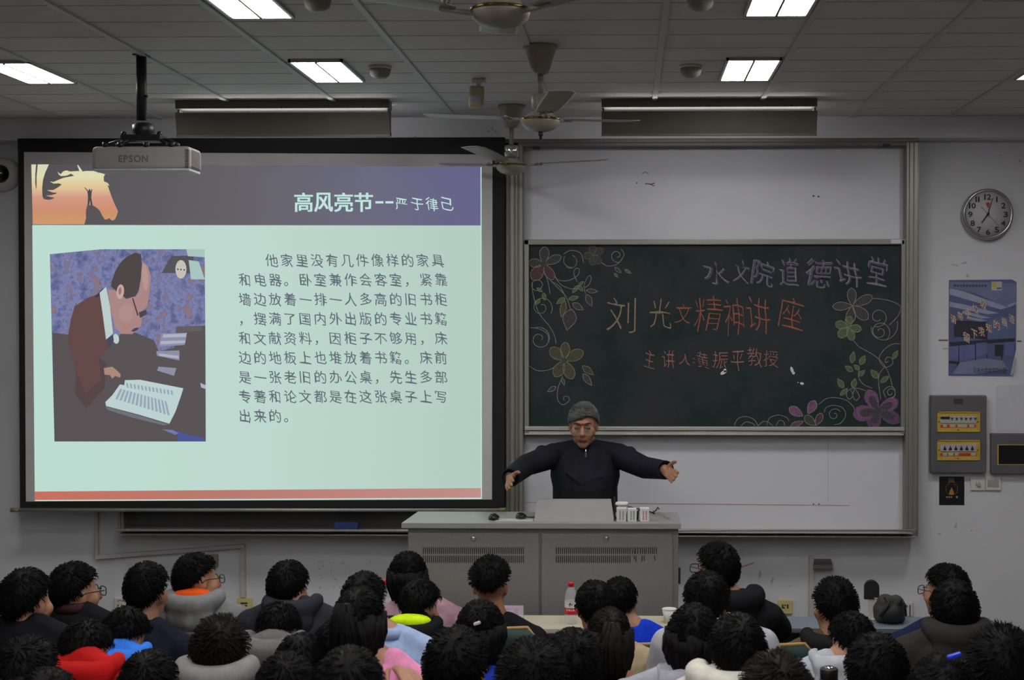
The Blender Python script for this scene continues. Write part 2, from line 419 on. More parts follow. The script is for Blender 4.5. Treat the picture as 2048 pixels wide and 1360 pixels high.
GB = gmat('slide_body', [(0, L(188, 220, 209)), (.5, L(188, 215, 205)), (1, L(178, 203, 193))], 'X', xs0, xs1)
GH = gmat('slide_header', [(0, L(80, 78, 80)), (.45, L(98, 95, 100)), (.75, L(104, 103, 124)), (1, L(100, 98, 138))], 'X', xs0, xs1)
GR = gmat('slide_stripe', [(0, L(196, 110, 92)), (.4, L(184, 118, 108)), (1, L(190, 140, 134))], 'X', xs0, xs1)
sl = MB().flat([s0(.0022)(*q) for q in ((65, 450), (962, 451), (962, 998), (70, 1000))]).build('projected_slide', GB, t)
MB().flat([s0(.0026)(*q) for q in ((63, 329), (961, 334), (962, 451), (66, 449))]).build('header_band', GH, sl)
MB().flat([s0(.0027)(*q) for q in ((69, 983), (962, 976), (962, 995), (70, 1000))]).build('red_stripe', GR, sl)
edge = MB().ribbon([s0(.0028)(70, 1001), s0(.0028)(962, 997)], .006).ribbon([s0(.0028)(962, 334), s0(.0028)(963, 998)], .005)
edge.build('light_edge', glow('slide_edge', L(196, 226, 216)), sl)
tm = MB(); g = s0(.0032)
for i, ch in enumerate('高风亮节'): [put(tm, ch, g, 589.6+40*i+q, 386+w_, 625.4+40*i+q, 423.4+w_) for q in (-.9, 0, .9) for w_ in (-.5, .5)]
for i in range(2): tm.flat([g(751+20*i, 402.5), g(767+20*i, 402.5), g(767+20*i, 407), g(751+20*i, 407)])
for ch, a, b, y0, y1 in (('严', 791, 815, 397, 421), ('于', 823, 847, 397, 420), ('律', 852, 876, 395, 421), ('己', 883, 906, 396, 420)): put(tm, ch, g, a, y0, b, y1, off=.0, jit=(0, -.1, 1))
tm.build('title_text', glow('slide_title', L(190, 228, 220)), sl)
LINES = ['他家里没有几件像样的家具', '和电器。卧室兼作会客室，紧靠', '墙边放着一排一人多高的旧书柜', '，摆满了国内外出版的专业书籍', '和文献资料，因柜子不够用，床', '边的地板上也堆放着书籍。床前', '是一张老旧的办公桌，先生多部', '专著和论文都是在这张桌子上写', '出来的。']
bt = MB()
for r, ln in enumerate(LINES):
    y = 522+38.9*r
    for i, ch in enumerate(ln):
        x = 490+30.15*(i+(1.78 if r == 0 else 0))
        put(bt, ch, g, x-13, y-14, x+13, y+13, off=.004, em=True, jit=(0, -.07, 0) if ch not in '，。' else None)
bt.build('body_text', glow('slide_text', L(92, 102, 116)), sl)
# horse head picture
def hf(d): return lambda x, y: s0(d)(50+x/9.068, 310+y/9.068)
HORSE = [(118,172),(205,172),(190,350),(188,500),(205,630),(215,560),(213,400),(235,172),(438,172),(370,320),(330,450),(315,600),(320,750),(345,800),(430,815),(500,800),(540,775),(470,762),(385,740),(500,725),(575,700),(575,685),(510,680),(400,640),(520,635),(600,590),(672,535),(620,515),(520,520),(455,480),(520,490),(600,455),(700,415),(895,378),(840,340),(760,375),(660,385),(620,360),(590,300),(605,315),(650,350),(700,295),(760,280),(820,300),(990,290),(950,185),(968,182),(1050,300),(1100,290),(1270,290),(1340,325),(1400,285),(1420,315),(1485,290),(1430,400),(1435,480),(1500,505),(1530,545),(1525,562),(1490,540),(1510,570),(1560,720),(1620,870),(1690,1020),(1670,1090),(1640,1160),(1600,1190),(1560,1175),(1530,1145),(1490,1168),(1450,1170),(1410,1110),(1360,1010),(1300,955),(1230,910),(1130,910),(1108,1020),(1110,1150),(1080,1258),(145,1258)]
zz0, zz1 = hf(0)(0, 1258).z, hf(0)(0, 172).z
GHO = gmat('slide_sunset', [(0, L(206, 152, 112)), (.16, L(204, 146, 104)), (.24, L(206, 140, 112)), (.45, L(210, 152, 132)), (.62, L(222, 196, 150)), (.8, L(222, 218, 176)), (1, L(214, 214, 186))], 'Z', zz0, zz1)
hm = MB().flat([hf(.0030)(*q) for q in HORSE]); hm.build('horse_picture', GHO, sl, tri=True)
ph = MB(); ph.flat([hf(.0034)(*q) for q in [(1140,700),(1135,660),(1078,590),(1092,588),(1150,650),(1162,640),(1160,628),(1175,615),(1190,628),(1188,642),(1200,655),(1215,618),(1225,622),(1212,690),(1205,770),(1230,915),(1195,912),(1185,820),(1165,912),(1138,912),(1146,770)]])
ph.build('climber_silhouette', glow('slide_silhouette', L(74, 72, 70)), sl, tri=True)
# portrait picture
def qf(d): return lambda x, y: s0(d)(80+x/3.239, 480+y/3.239)
pm = MB(); PC = []
def shade(c):
    PC.append(glow('portrait_%d' % len(PC), L(*c))); pm.cur = len(PC)-1; return pm
def blob(cx, cy, rx, ry, rot=0, n=20):
    return [(cx+rx*math.cos(2*PI*k/n)*math.cos(R(rot))-ry*math.sin(2*PI*k/n)*math.sin(R(rot)), cy+rx*math.cos(2*PI*k/n)*math.sin(R(rot))+ry*math.sin(2*PI*k/n)*math.cos(R(rot))) for k in range(n)]
def wallpaper(m):
    """mottled blue flowered wallpaper of the projected photograph"""
    nt = m.node_tree; bs = nt.nodes['Principled BSDF']; tc = nt.nodes.new('ShaderNodeTexCoord')
    a = nt.nodes.new('ShaderNodeTexNoise'); a.inputs['Scale'].default_value = 13; a.inputs['Detail'].default_value = 5; a.inputs['Roughness'].default_value = .65
    q = nt.nodes.new('ShaderNodeValToRGB'); e = q.color_ramp.elements
    for k, (u, col) in enumerate(((.3, (78, 80, 112)), (.42, (100, 106, 150)), (.52, (126, 130, 172)), (.57, (108, 110, 148)), (.63, (142, 116, 118)), (.75, (120, 104, 124)))):
        el_ = e[k] if k < 2 else e.new(u); el_.position = u; el_.color = L(*col)
    nt.links.new(tc.outputs['Object'], a.inputs['Vector']); nt.links.new(a.outputs['Fac'], q.inputs[0]); nt.links.new(q.outputs[0], bs.inputs['Emission Color'])
LAY = [0.0030]
def pl(c, *polys):
    shade(c); LAY[0] += .00012
    for q in polys: pm.flat([qf(LAY[0])(*v) for v in q])
pl((112, 116, 152), [(65,92),(230,76),(400,60),(1068,60),(1073,700),(1075,1305),(95,1305)])
wallpaper(PC[0]); rr = random.Random(3)
def spot(): 
    x = rr.uniform(90, 1050); y = rr.uniform(95, 600); return x, y
pl((88, 80, 98), *[blob(*spot(), rr.uniform(1.5, 3), rr.uniform(8, 18), rr.uniform(-40, 40), 5) for _ in range(60)])
pl((86, 80, 82), [(80,600),(180,612),(300,700),(500,650),(520,610),(620,600),(740,650),(770,720),(870,700),(885,560),(1072,555),(1075,1305),(95,1305)])
pl((98, 70, 70), [(225,430),(300,380),(390,345),(420,500),(440,640),(450,700),(380,760),(400,900),(330,960),(300,1000),(235,850),(180,640),(200,520)])
pl((84, 66, 70), [(235,850),(300,1000),(330,960),(400,900),(380,760),(430,800),(420,960),(300,1090),(230,1000)])
pl((168, 132, 130), [(440,320),(500,330),(560,385),(640,350),(655,250),(652,130),(700,170),(720,230),(712,330),(695,430),(650,470),(660,520),(655,560),(620,580),(600,610),(530,608),(490,570),(455,440)])
pl((180, 146, 144), blob(682, 240, 20, 88, -4)); pl((175, 139, 136), blob(560, 470, 46, 60, 10))
pl((172, 126, 122), blob(560, 560, 30, 18, -20), blob(630, 535, 12, 10))
pl((74, 68, 68), [(460,300),(470,255),(490,200),(520,150),(560,110),(620,82),(655,92),(662,150),(655,250),(640,330),(620,365),(560,380),(500,335)])
pl((74, 68, 70), [(590,590),(612,572),(640,566),(636,580),(612,594)], [(640,470),(690,450),(695,480),(650,505)])
pl((196, 164, 158), blob(522, 335, 24, 48, 6)); pl((150, 112, 110), blob(520, 330, 10, 24, 6))
pl((58, 56, 66), [(598,378),(606,376),(640,488),(632,490)], [(355,370),(415,305),(400,340),(375,372)])
pl((186, 204, 200), [(388,342),(430,303),(455,430),(475,605),(430,645),(408,480)], blob(494, 640, 20, 32, -8))
pl((70, 68, 96), [(430,645),(475,612),(480,650),(452,702)])
pl((170, 134, 124), [(415,830),(470,820),(500,845),(525,870),(520,892),(490,880),(470,898),(455,875),(420,872)])
pl((188, 208, 208), [(425,1050),(470,1005),(520,935),(548,940),(552,908),(650,905),(700,915),(930,960),(915,1010),(880,1110),(840,1190),(640,1130),(430,1075)])
pl((150, 164, 180), *[[(490+k*26, 1030+k*8), (505+k*26, 1033+k*8), (535+k*22, 968+k*6), (522+k*22, 962+k*6)] for k in range(14)], *[[(560+k*24, 925+k*4), (572+k*24, 927+k*4), (576+k*24, 958+k*4), (564+k*24, 955+k*4)] for k in range(13)])
pl((110, 112, 120), [(425,1078),(640,1135),(835,1195),(800,1200),(600,1150),(440,1100)])
pl((140, 140, 164), [(790,605),(955,600),(940,680),(770,690)], [(755,720),(905,715),(905,780),(760,750)], [(770,820),(885,830),(870,880),(760,845)])
pl((172, 176, 196), [(800,612),(950,606),(946,628),(796,632)], [(785,655),(945,650),(940,668),(780,676)], [(770,735),(900,750),(900,768),(775,750)], [(1040,925),(1075,940),(1075,965),(1045,955)])
pl((96, 90, 92), [(885,560),(1050,556),(1055,590),(880,598)])
pl((82, 80, 86), [(790,215),(850,105),(1000,100),(985,215)])
pl((166, 196, 190), [(965,130),(1030,140),(1070,255),(980,255)], [(950,60),(1070,60),(1069,112),(960,105)])
pl((196, 190, 180), blob(915, 190, 36, 60)); pl((70, 64, 72), blob(895, 190, 5, 6, 0, 8), blob(915, 192, 5, 6, 0, 8), blob(936, 194, 5, 6, 0, 8))
pl((74, 84, 148), [(890,1235),(960,1260),(1060,1280),(1073,1305),(895,1303)]); pl((110, 122, 170), [(790,1225),(860,1230),(900,1250),(880,1262)])
pm.build('portrait_picture', PC, sl, tri=True)

# ------------------------------------------------------------------ sliding blackboard with whiteboard behind
FY = 8.40      # front of the frame
WB = 8.49      # face of the whiteboard
GBY = 8.43     # face of the green board
t = thing('sliding_blackboard', P(1420, 1070, FY)+Vector((0, .1, 0)), 'wide board wall with decorated green chalkboard sliding over white panels', 'blackboard')
MB().box(P(1040, 286, WB), P(1815, 1064, WB)+Vector((0, .04, 0))).build('whiteboard_panel', mat('whiteboard', L(210, 210, 217), .5, var=.02, scale=3), t)
MB().box(P(244, 286, WB), P(1012, 1064, WB)+Vector((0, .04, 0))).build('fixed_panel', mat('old_board', L(78, 76, 78), .6, var=.08), t)
def rails(name, xs, y0, y1, tilt=0):
    r = MB(); a = xs[0]; b = xs[-1]
    p = P(a, y0, FY+.012); q = P(b, y1, FY+.012); r.box(p, q+Vector((0, .1, 0)))
    for i in range(len(xs)-1):
        p = P(xs[i]+1.1, y0, FY); q = P(xs[i+1]-1.1, y1, FY); r.box(p, q+Vector((0, .02, 0)), .004)
    return r.build(name, ALU, t)
rails('centre_rail', [1010, 1019, 1030, 1037, 1047], 290, 1068)
rails('side_rail', [1812, 1818, 1827, 1836], 284, 1062)
rails('side_rail', [232, 241, 248], 288, 1062)
tr = MB(); p = P(1008, 278, FY); q = P(1836, 284, FY); tr.box(p, q+Vector((0, .12, 0)), .004); p = P(1036, 285, FY+.006); q = P(1836, 291, FY+.006); tr.box(p, q+Vector((0, .1, 0)), .003)
tr.build('top_rail', ALU2, t)
ty = MB(); a = P(234, 1061, FY-.06); b = P(1826, 1068, FY-.06); ty.box(a, b+Vector((0, .16, 0)), .006)
a = P(234, 1067, FY-.02); b = P(1834, 1076, FY-.02); ty.box(a, b+Vector((0, .12, 0)), .012)
ty.cyl(P(234, 1061, FY-.062), P(1826, 1061, FY-.062), .006)
ty.build('chalk_tray', mat('tray_alu', L(186, 182, 176), .35, .5, var=.05), t)
cr = MB(); a = P(1809, 1058, FY-.012); b = P(1837, 1078, FY-.012); cr.box(a, b+Vector((0, .1, 0)), .02); cr.build('corner_cap', ALU2, t)
for px, py in ((1072, 294), (1773, 289)):
    a = P(px-7, py-2, FY); b = P(px+7, py+3, FY); MB().box(a, b+Vector((0, .06, 0)), .002).build('rail_stop', DARKM, t)
mk = MB(); w = lambda x, y: P(x, y, WB-.0015)
for x in (1627, 1637, 1628, 1637): pass
mk.flat([w(x+1627, y+392) for x, y in blob(0, 0, 2.2, 1.8, 0, 8)]).flat([w(x+1637, y+393) for x, y in blob(0, 0, 2.2, 1.8, 0, 8)])
mk.flat([w(1627+x, 1008+y) for x, y in blob(0, 0, 1.6, 1.4, 0, 8)]).flat([w(1638+x, 1008+y) for x, y in blob(0, 0, 1.6, 1.4, 0, 8)])
mk.ribbon([w(1284, 348), w(1290, 344), w(1297, 347)], .003).ribbon([w(1290, 367), w(1300, 368), w(1308, 372), w(1309, 366), w(1300, 369)], .005).flat([w(1274+x, 366+y) for x, y in blob(0, 0, 1.4, 1.4, 0, 8)])
mk.build('ink_mark', mat('ink_dark', L(60, 60, 70), .7), t)
ln = MB().ribbon([w(1048, 1005), w(1390, 1008), w(1700, 1011)], .003)
ln.build('red_line', mat('ink_red', L(190, 120, 125), .7), t)
pl2 = MB().ribbon([w(1656, 872), w(1656, 1004)], .002); pl2.build('pencil_line', mat('ink_faint', L(160, 160, 166), .7), t)

# green board (slides as a part of the board wall)
def gb(d): return lambda x, y: P(x, y, GBY-d)
bd = MB().box(P(1054, 484, GBY), P(1806, 862, GBY)+Vector((0, .03, 0)))
CHALKB = mat('chalkboard', L(40, 50, 50), .7, var=.0, spec=.15)
nt = CHALKB.node_tree; bs = nt.nodes['Principled BSDF']     # old chalk dust wiped about
tc = nt.nodes.new('ShaderNodeTexCoord'); n1 = nt.nodes.new('ShaderNodeTexNoise'); n1.inputs['Scale'].default_value = 2.2; n1.inputs['Detail'].default_value = 9; n1.inputs['Roughness'].default_value = .68
nt.links.new(tc.outputs['Object'], n1.inputs['Vector']); rp = nt.nodes.new('ShaderNodeValToRGB')
els = rp.color_ramp.elements; els[0].position = .4; els[0].color = L(34, 50, 50); els[1].position = .72; els[1].color = L(64, 60, 66)
nt.links.new(n1.outputs['Fac'], rp.inputs[0]); nt.links.new(rp.outputs[0], bs.inputs['Base Color'])
gbo = bd.build('green_board', CHALKB, t)
fr = MB()
def bar(x0, y0, x1, y1, y=GBY-.02, d=.05, bv=.004): fr.box(P(x0, y0, y), P(x1, y1, y)+Vector((0, d, 0)), bv)
bar(1048, 479, 1810, 489); bar(1048, 479, 1058, 868); bar(1803, 479, 1811, 868)
fr.build('board_frame', ALU, gbo)
fr = MB(); bar(1049, 853, 1809, 862, GBY-.03, .06, .003); bar(1049, 862, 1809, 869, GBY-.018, .04, .004); bar(1049, 867, 1808, 871, GBY-.03, .05, .002); fr.build('board_ledge', mat('ledge_alu', L(190, 188, 182), .35, .45, var=.05), gbo)
lb = MB(); lb.box(P(1782, 479, GBY-.023), P(1803, 487, GBY-.023)+Vector((0, .004, 0))); lb.build('paper_label', mat('label_white', L(200, 200, 200), .6), gbo)
# chalk drawing
CH = {k: mat('chalk_'+k, L(*c), .95, var=.35, scale=160) for k, c in dict(white=(140, 136, 132), pink=(168, 116, 106), orange=(150, 92, 74), tan=(150, 130, 104), green=(128, 138, 102), violet=(92, 84, 112), rose=(88, 62, 68), mauve=(122, 84, 118), dimgrey=(70, 68, 70), dimgreen=(92, 98, 78), dimtan=(84, 78, 64), dimmauve=(98, 70, 98)).items()}
DR = {}; EL = ['chalk_vine']
class _D:
    def __getitem__(s, k):
        m = DR.setdefault(EL[0], MB()); m.cur = list(CH).index(k); return m
DK = _D()
def el(n):
    i = 0
    while (n, i) in DR: i += 1
    EL[0] = (n, i); DR[EL[0]] = MB()
zl = lambda x, y: (980+x/3.09, 440+y/3.09)
zr = lambda x, y: (1400+x/3.091, 440+y/3.091)
LIFT = [0.]
def line(k, pts, w=.0036, d=.0016, smooth=True):
    LIFT[0] += .000004; f = gb(d+LIFT[0])
    if smooth and len(pts) > 2:
        q = []; n = len(pts)
        for i in range(n-1):
            p0, p1, p2, p3 = [Vector(pts[max(0, min(n-1, j))]) for j in (i-1, i, i+1, i+2)]
            for s in range(6):
                u = s/6; q.append(.5*((2*p1)+(p2-p0)*u+(2*p0-5*p1+4*p2-p3)*u*u+(3*p1-p0-3*p2+p3)*u**3))
        q.append(Vector(pts[-1])); pts = q
    DK[k].ribbon([f(*p) for p in pts], w)
def petal(kl, kf, c, tip, w, zf, d=.0010, sharp=False):
    c = Vector(zf(*c)); tip = Vector(zf(*tip)); v = tip-c; n = Vector((-v.y, v.x)).normalized()*w/3.09
    prof = ((0, .0), (.12, .34), (.35, .8), (.6, 1), (.8, .86), (.94, .45), (1, 0)) if not sharp else ((0, 0), (.12, .5), (.35, .95), (.55, .9), (.75, .55), (.9, .2), (1, 0))
    o = [c+v*a+n*b for a, b in prof]+[c+v*a-n*b for a, b in prof[-2:0:-1]]
    LIFT[0] += .000004; DK[kf].flat([gb(d+LIFT[0])(*p) for p in o]); line(kl, [tuple(p) for p in o+[o[0]]], .0034, smooth=False)
def leaf(kl, kf, a, b, w, zf): petal(kl, kf, a, b, w, zf, sharp=True)
def spiral(k, c, r0, r1, a0, turns, zf, w=.0036, sy=1.):
    n = int(26*abs(turns))+4
    line(k, [zf(c[0]+(r0+(r1-r0)*i/n)*math.cos(R(a0)+2*PI*turns*i/n), c[1]+sy*(r0+(r1-r0)*i/n)*math.sin(R(a0)+2*PI*turns*i/n)) for i in range(n+1)], w, smooth=False)
el('chalk_flower')
for tip, w, kf in (((338, 165), 30, 'dimgrey'), ((440, 225), 26, 'dimgrey'), ((392, 368), 28, 'rose'), ((262, 370), 38, 'rose'), ((240, 262), 27, 'dimgrey')): petal('white', kf, (332, 272), tip, w, zl)
el('chalk_flower')
for tip, w in (((632, 158), 24), ((700, 180), 22), ((685, 270), 22), ((635, 280), 22), ((580, 225), 22)): petal('dimgreen', 'dimgrey', (637, 215), tip, w, zl)
el('chalk_flower')
for tip, w in (((468, 755), 29), ((577, 812), 34), ((510, 982), 34), ((402, 968), 34), ((372, 792), 34)): petal('green', 'dimtan', (458, 868), tip, w, zl)
el('chalk_flower_centre')
for c, r in (((332, 272), 20), ((458, 868), 17)): DK['dimgrey'].flat([gb(.0022)(*zl(*q)) for q in blob(*c, r, r)])
el('chalk_vine')
for pts in ([(455, 210), (500, 188), (560, 205), (578, 265)], [(688, 262), (730, 285), (790, 270), (828, 215), (810, 180)], [(400, 340), (420, 370), (480, 375), (540, 345), (552, 305), (530, 300), (518, 330), (540, 385)],
            [(370, 370), (420, 420), (470, 475), (500, 560)], [(380, 380), (430, 410), (465, 470)], [(400, 350), (440, 400), (500, 425), (545, 420)], [(590, 455), (582, 400), (610, 345), (626, 360), (610, 400), (585, 418)],
            [(335, 330), (355, 370), (372, 455)], [(262, 385), (265, 450), (300, 570), (370, 660), (400, 720), (408, 765)], [(240, 900), (290, 930), (350, 930), (395, 912)], [(450, 965), (420, 1040), (418, 1110), (450, 1142), (490, 1115), (480, 1090), (455, 1095), (458, 1115)]): line('white', [zl(*p) for p in pts])
spiral('white', (785, 220), 8, 44, 100, -1.1, zl); spiral('green', (495, 260), 44, 36, -70, .55, zl); spiral('green', (505, 255), 36, 54, 90, .35, zl)
spiral('green', (318, 540), 15, 70, 250, 1.4, zl); spiral('white', (290, 405), 30, 36, 0, 1, zl); spiral('white', (306, 735), 14, 75, 30, -1.4, zl); spiral('white', (245, 730), 118, 118, -90, .3, zl, sy=.55)
el('chalk_leaves')
for a, b, w, kl, kf in (((545, 405), (578, 380), 9, 'green', 'dimgreen'), ((545, 405), (508, 452), 12, 'green', 'dimgreen'), ((548, 408), (575, 440), 12, 'green', 'dimgreen'), ((595, 435), (668, 442), 13, 'white', 'dimgrey'), ((595, 460), (630, 535), 20, 'white', 'dimgrey'),
        ((465, 480), (410, 518), 16, 'green', 'dimgreen'), ((485, 490), (550, 474), 14, 'green', 'dimgreen'), ((462, 500), (440, 605), 20, 'green', 'dimtan'), ((510, 515), (578, 556), 20, 'white', 'dimgrey'), ((505, 550), (475, 682), 44, 'white', 'dimgrey'),
        ((290, 420), (325, 445), 10, 'green', 'dimgreen'), ((330, 450), (340, 498), 12, 'green', 'dimgreen'), ((310, 490), (278, 525), 10, 'green', 'dimgreen'), ((770, 292), (812, 328), 10, 'white', 'dimgrey'), ((832, 306), (874, 330), 9, 'green', 'dimgreen'), ((768, 330), (792, 354), 8, 'green', 'dimgreen'),
        ((570, 902), (642, 958), 20, 'green', 'dimgrey'), ((575, 950), (630, 1025), 20, 'white', 'dimgrey'), ((445, 975), (460, 1022), 9, 'white', 'dimgrey'), ((408, 1030), (355, 1062), 14, 'white', 'dimgrey')): leaf(kl, kf, a, b, w, zl)
el('chalk_flower')
for tip, w in (((936, 420), 28), ((1066, 470), 28), ((1038, 612), 34), ((925, 640), 30), ((820, 535), 26)): petal('white', 'dimgrey', (942, 530), tip, w, zr)
el('chalk_flower')
for tip, w in (((925, 594), 24), ((998, 675), 24), ((945, 744), 24), ((858, 724), 28), ((838, 638), 26)): petal('green', 'dimgreen', (915, 663), tip, w, zr)
el('chalk_flower')
for tip, w, kf in (((1035, 1050), 42, 'mauve'), ((1225, 1115), 40, 'mauve'), ((1238, 1245), 40, 'dimmauve'), ((1060, 1286), 44, 'dimmauve'), ((946, 1205), 50, 'mauve')):
    petal('violet', kf, (1098, 1180), tip, w, zr); c = Vector((1098, 1180)); q = c+(Vector(tip)-c)*.72; petal('dimgrey', 'dimgrey', (1098, 1180), tuple(q), w*.5, zr, d=.0013)
DK['dimgrey'].flat([gb(.0022)(*zr(*q)) for q in blob(1098, 1183, 20, 20)])
el('chalk_flower')
for a, tip, w, kf in (((668, 1198), (712, 1118), 28, 'mauve'), ((636, 1212), (552, 1160), 28, 'mauve'), ((640, 1245), (560, 1275), 16, 'dimmauve'), ((715, 1270), (648, 1212), 26, 'dimgrey'), ((716, 1270), (752, 1195), 22, 'rose')): petal('white', kf, a, tip, w, zr)
el('chalk_vine')
for pts in ([(1066, 484), (1130, 490), (1190, 505), (1238, 535), (1225, 590), (1170, 650)], [(950, 745), (985, 785), (1050, 820), (1105, 860), (1150, 915), (1180, 990), (1190, 1040)], [(1240, 765), (1190, 768), (1140, 800), (1108, 850), (1120, 890), (1150, 910), (1190, 890), (1185, 855), (1155, 850), (1145, 880), (1165, 875)],
            [(1145, 905), (1110, 950), (1105, 1010), (1118, 1110)], [(985, 920), (980, 970), (1010, 1015), (1065, 1040)], [(1025, 1055), (970, 1040), (920, 1050), (905, 1080), (922, 1108), (945, 1085), (930, 1050)], [(955, 1045), (945, 1085), (962, 1115), (985, 1095), (970, 1060), (955, 1045)],
            [(735, 1140), (780, 1105), (840, 1098), (905, 1115), (945, 1150), (955, 1172)], [(768, 1190), (780, 1160), (830, 1145), (885, 1165), (900, 1210), (870, 1255), (830, 1265)], [(210, 1272), (235, 1228), (285, 1215), (335, 1235), (358, 1272)], [(255, 1272), (285, 1248), (325, 1258), (340, 1272)], [(360, 1272), (390, 1246), (420, 1250), (450, 1272)], [(412, 1272), (430, 1225), (480, 1206), (530, 1218), (550, 1240)], [(470, 1272), (490, 1240), (515, 1245), (525, 1272)], [(1185, 1100), (1205, 1080), (1200, 1040), (1165, 1030), (1135, 1060), (1150, 1100)]): line('white', [zr(*p) for p in pts])
spiral('white', (1100, 600), 20, 62, 40, 1.2, zr); spiral('white', (1112, 690), 12, 66, 200, 1.6, zr); spiral('white', (1120, 660), 60, 105, 180, -.55, zr); spiral('white', (830, 1205), 8, 42, 260, 1.2, zr); spiral('white', (1178, 1068), 8, 36, 0, 1.3, zr)
el('chalk_leaves')
for a, b, w in (((938, 884), (950, 812), 18), ((990, 895), (1020, 836), 18), ((945, 935), (896, 902), 16), ((985, 925), (952, 895), 14), ((978, 965), (1020, 928), 14), ((1100, 978), (1056, 925), 20), ((1116, 1004), (1168, 965), 16), ((1192, 858), (1224, 806), 14), ((888, 1038), (850, 980), 18), ((945, 1038), (960, 978), 18), ((868, 1084), (912, 1040), 14)): leaf('green', 'dimgreen', a, b, w, zr)
# handwriting
def hand(k, chars, d=.0026, off=-.012, seed=1):
    rg = random.Random(seed)
    for ch, x0, y0, x1, y1 in chars:
        put(DK[k], ch, gb(d), x0, y0, x1, y1, off=off, jit=(rg.uniform(-.06, .1), rg.uniform(-.16, -.04), rg.uniform(0, 6)))
el('chalk_writing')
hand('tan', [('刘', 1214, 594, 1273, 664), ('光', 1300, 600, 1342, 656)], off=-.016)
hand('orange', [('文', 1351, 607, 1382, 647), ('精', 1389, 594, 1443, 662), ('神', 1448, 598, 1487, 672), ('讲', 1494, 595, 1540, 663), ('座', 1557, 597, 1606, 657)], seed=5, off=-.016)
el('chalk_writing')
TOPW = [('水', 1408, 524, 1457, 569), ('文', 1469, 524, 1499, 566), ('院', 1505, 523, 1548, 572), ('道', 1561, 518, 1598, 573), ('德', 1612, 518, 1663, 574), ('讲', 1671, 523, 1722, 571), ('堂', 1736, 516, 1775, 571)]
hand('violet', TOPW, seed=9, off=.004)
hand('white', [(c, x0-1.5, y0-1.5, x1-1.5, y1-1.5) for c, x0, y0, x1, y1 in TOPW], d=.003, off=-.022, seed=9)
el('chalk_writing')
hand('pink', [('主', 1289, 699, 1309, 736), ('讲', 1325, 701, 1350, 736), ('人', 1359, 707, 1381, 730), ('：', 1386, 716, 1389, 726), ('黄', 1394, 704, 1417, 736), ('振', 1425, 702, 1455, 736), ('平', 1463, 702, 1489, 742), ('教', 1495, 697, 1524, 733), ('授', 1528, 702, 1556, 734)], seed=12, off=-.014)
for k in DR:
    if DR[k].v: DR[k].build(k[0], list(CH.values()), gbo, tri=True)
pp = MB()
for c, rx, ry, a in (((1447, 745), 7, 3.6, -30), ((1450, 741), 3, 4, 0), ((1584, 740), 3, 7, -18), ((1587, 746), 3, 3, 0), ((1604, 767), 4, 2.6, 10), ((1596, 765), 1.4, 1, 0)): pp.flat([gb(.0036)(*q) for q in blob(*c, rx, ry, a, 9)])
pp.build('paper_scrap', mat('scrap_white', L(215, 215, 220), .8), gbo)
er = thing('board_eraser', P(692, 1056, FY-.05), 'blue board eraser lying on the chalk tray under the screen', 'eraser')
a = P(668, 1046, FY-.05); b = P(716, 1056, FY-.05); MB().box((a.x, a.y, a.z), (b.x, b.y+.04, P(692, 1061, FY-.06).z+.018), .004).box((a.x+.004, a.y, P(692, 1061, FY-.06).z), (b.x-.004, b.y+.038, P(692, 1061, FY-.06).z+.02)).build('pad', mat('eraser_blue', L(36, 52, 104), .8), er)

# ------------------------------------------------------------------ things on the front wall
def wl(d): return lambda x, y: P(x, y, WY-d)
def wbox(mb, x0, y0, x1, y1, d, bev=.004, back=0.):
    a = P(x0, y0, WY-d); b = P(x1, y1, WY-d); mb.box(a, (b.x, WY-back, b.z), bev); return mb
# clock
cy = WY-.045; cc = P(1976, 428, cy); cr_ = M(51, cy)
t = thing('wall_clock', cc+Vector((0, .045, 0)), 'round silver wall clock with black numerals above the torn poster', 'clock')
MB().lathe([(cr_*.86, .0), (cr_*.9, .012), (cr_*.97, .008), (cr_, -.008), (cr_, -.035), (cr_*.9, -.045), (0, -.045)], cc, (0, -1, 0), 40, closed=False).build('rim', mat('clock_rim', L(170, 170, 172), .25, .8), t)
MB().lathe([(0, .0), (cr_*.87, .0), (cr_*.87, -.004), (0, -.004)], cc, (0, -1, 0), 40).build('dial', mat('clock_dial', L(184, 182, 188), .5, var=.02), t)
cf = lambda x, y: P(x, y, cy-.002)
nm = MB(); inkm = mat('numeral_black', L(26, 26, 30), .6)
for h in range(1, 13):
    a = R(30*h); x = 1976+35.5*math.sin(a); y = 429-35*math.cos(a); s = str(h); hw = 5.2 if h < 10 else 7.6
    if s == '1': put(nm, s, cf, x-1.5, y-5.6, x+1.5, y+5.6, off=.02)
    elif len(s) == 1: put(nm, s, cf, x-4.4, y-5.6, x+4.4, y+5.6, off=.02)
    else:
        x0 = x-hw; ws = [3.0 if c == '1' else 8.5 for c in s]
        for c, w in zip(s, ws): put(nm, c, cf, x0, y-5.6, x0+w, y+5.6, off=.02); x0 += w+2.4
for m_ in range(60):
    a = R(6*m_); nm.ribbon([cf(1976+42.2*math.sin(a), 429-42*math.cos(a)), cf(1976+43.6*math.sin(a), 429-43.4*math.cos(a))], .0016)
nm.build('numerals', inkm, t)
def hnd(name, x, y, w, tail=.18, d=.008, m=inkm):
    b = Vector((1976, 428)); e = Vector((x, y)); a = b-(e-b)*tail; q = lambda v: P(v.x, v.y, cy-d)
    k = MB(); v = (q(e)-q(a)); n = v.cross(Vector((0, 1, 0))).normalized()*w/2
    k.prism([q(a)-n*.8, q(a)+n*.8, q(e)+n*.5, q(e)-n*.5], (0, .0015, 0)); k.build(name, m, t)
hnd('hour_hand', 1963.5, 446, .011); hnd('minute_hand', 1985.5, 396, .008, .14, .011); hnd('second_hand', 1998, 452, .0025, .6, .014)
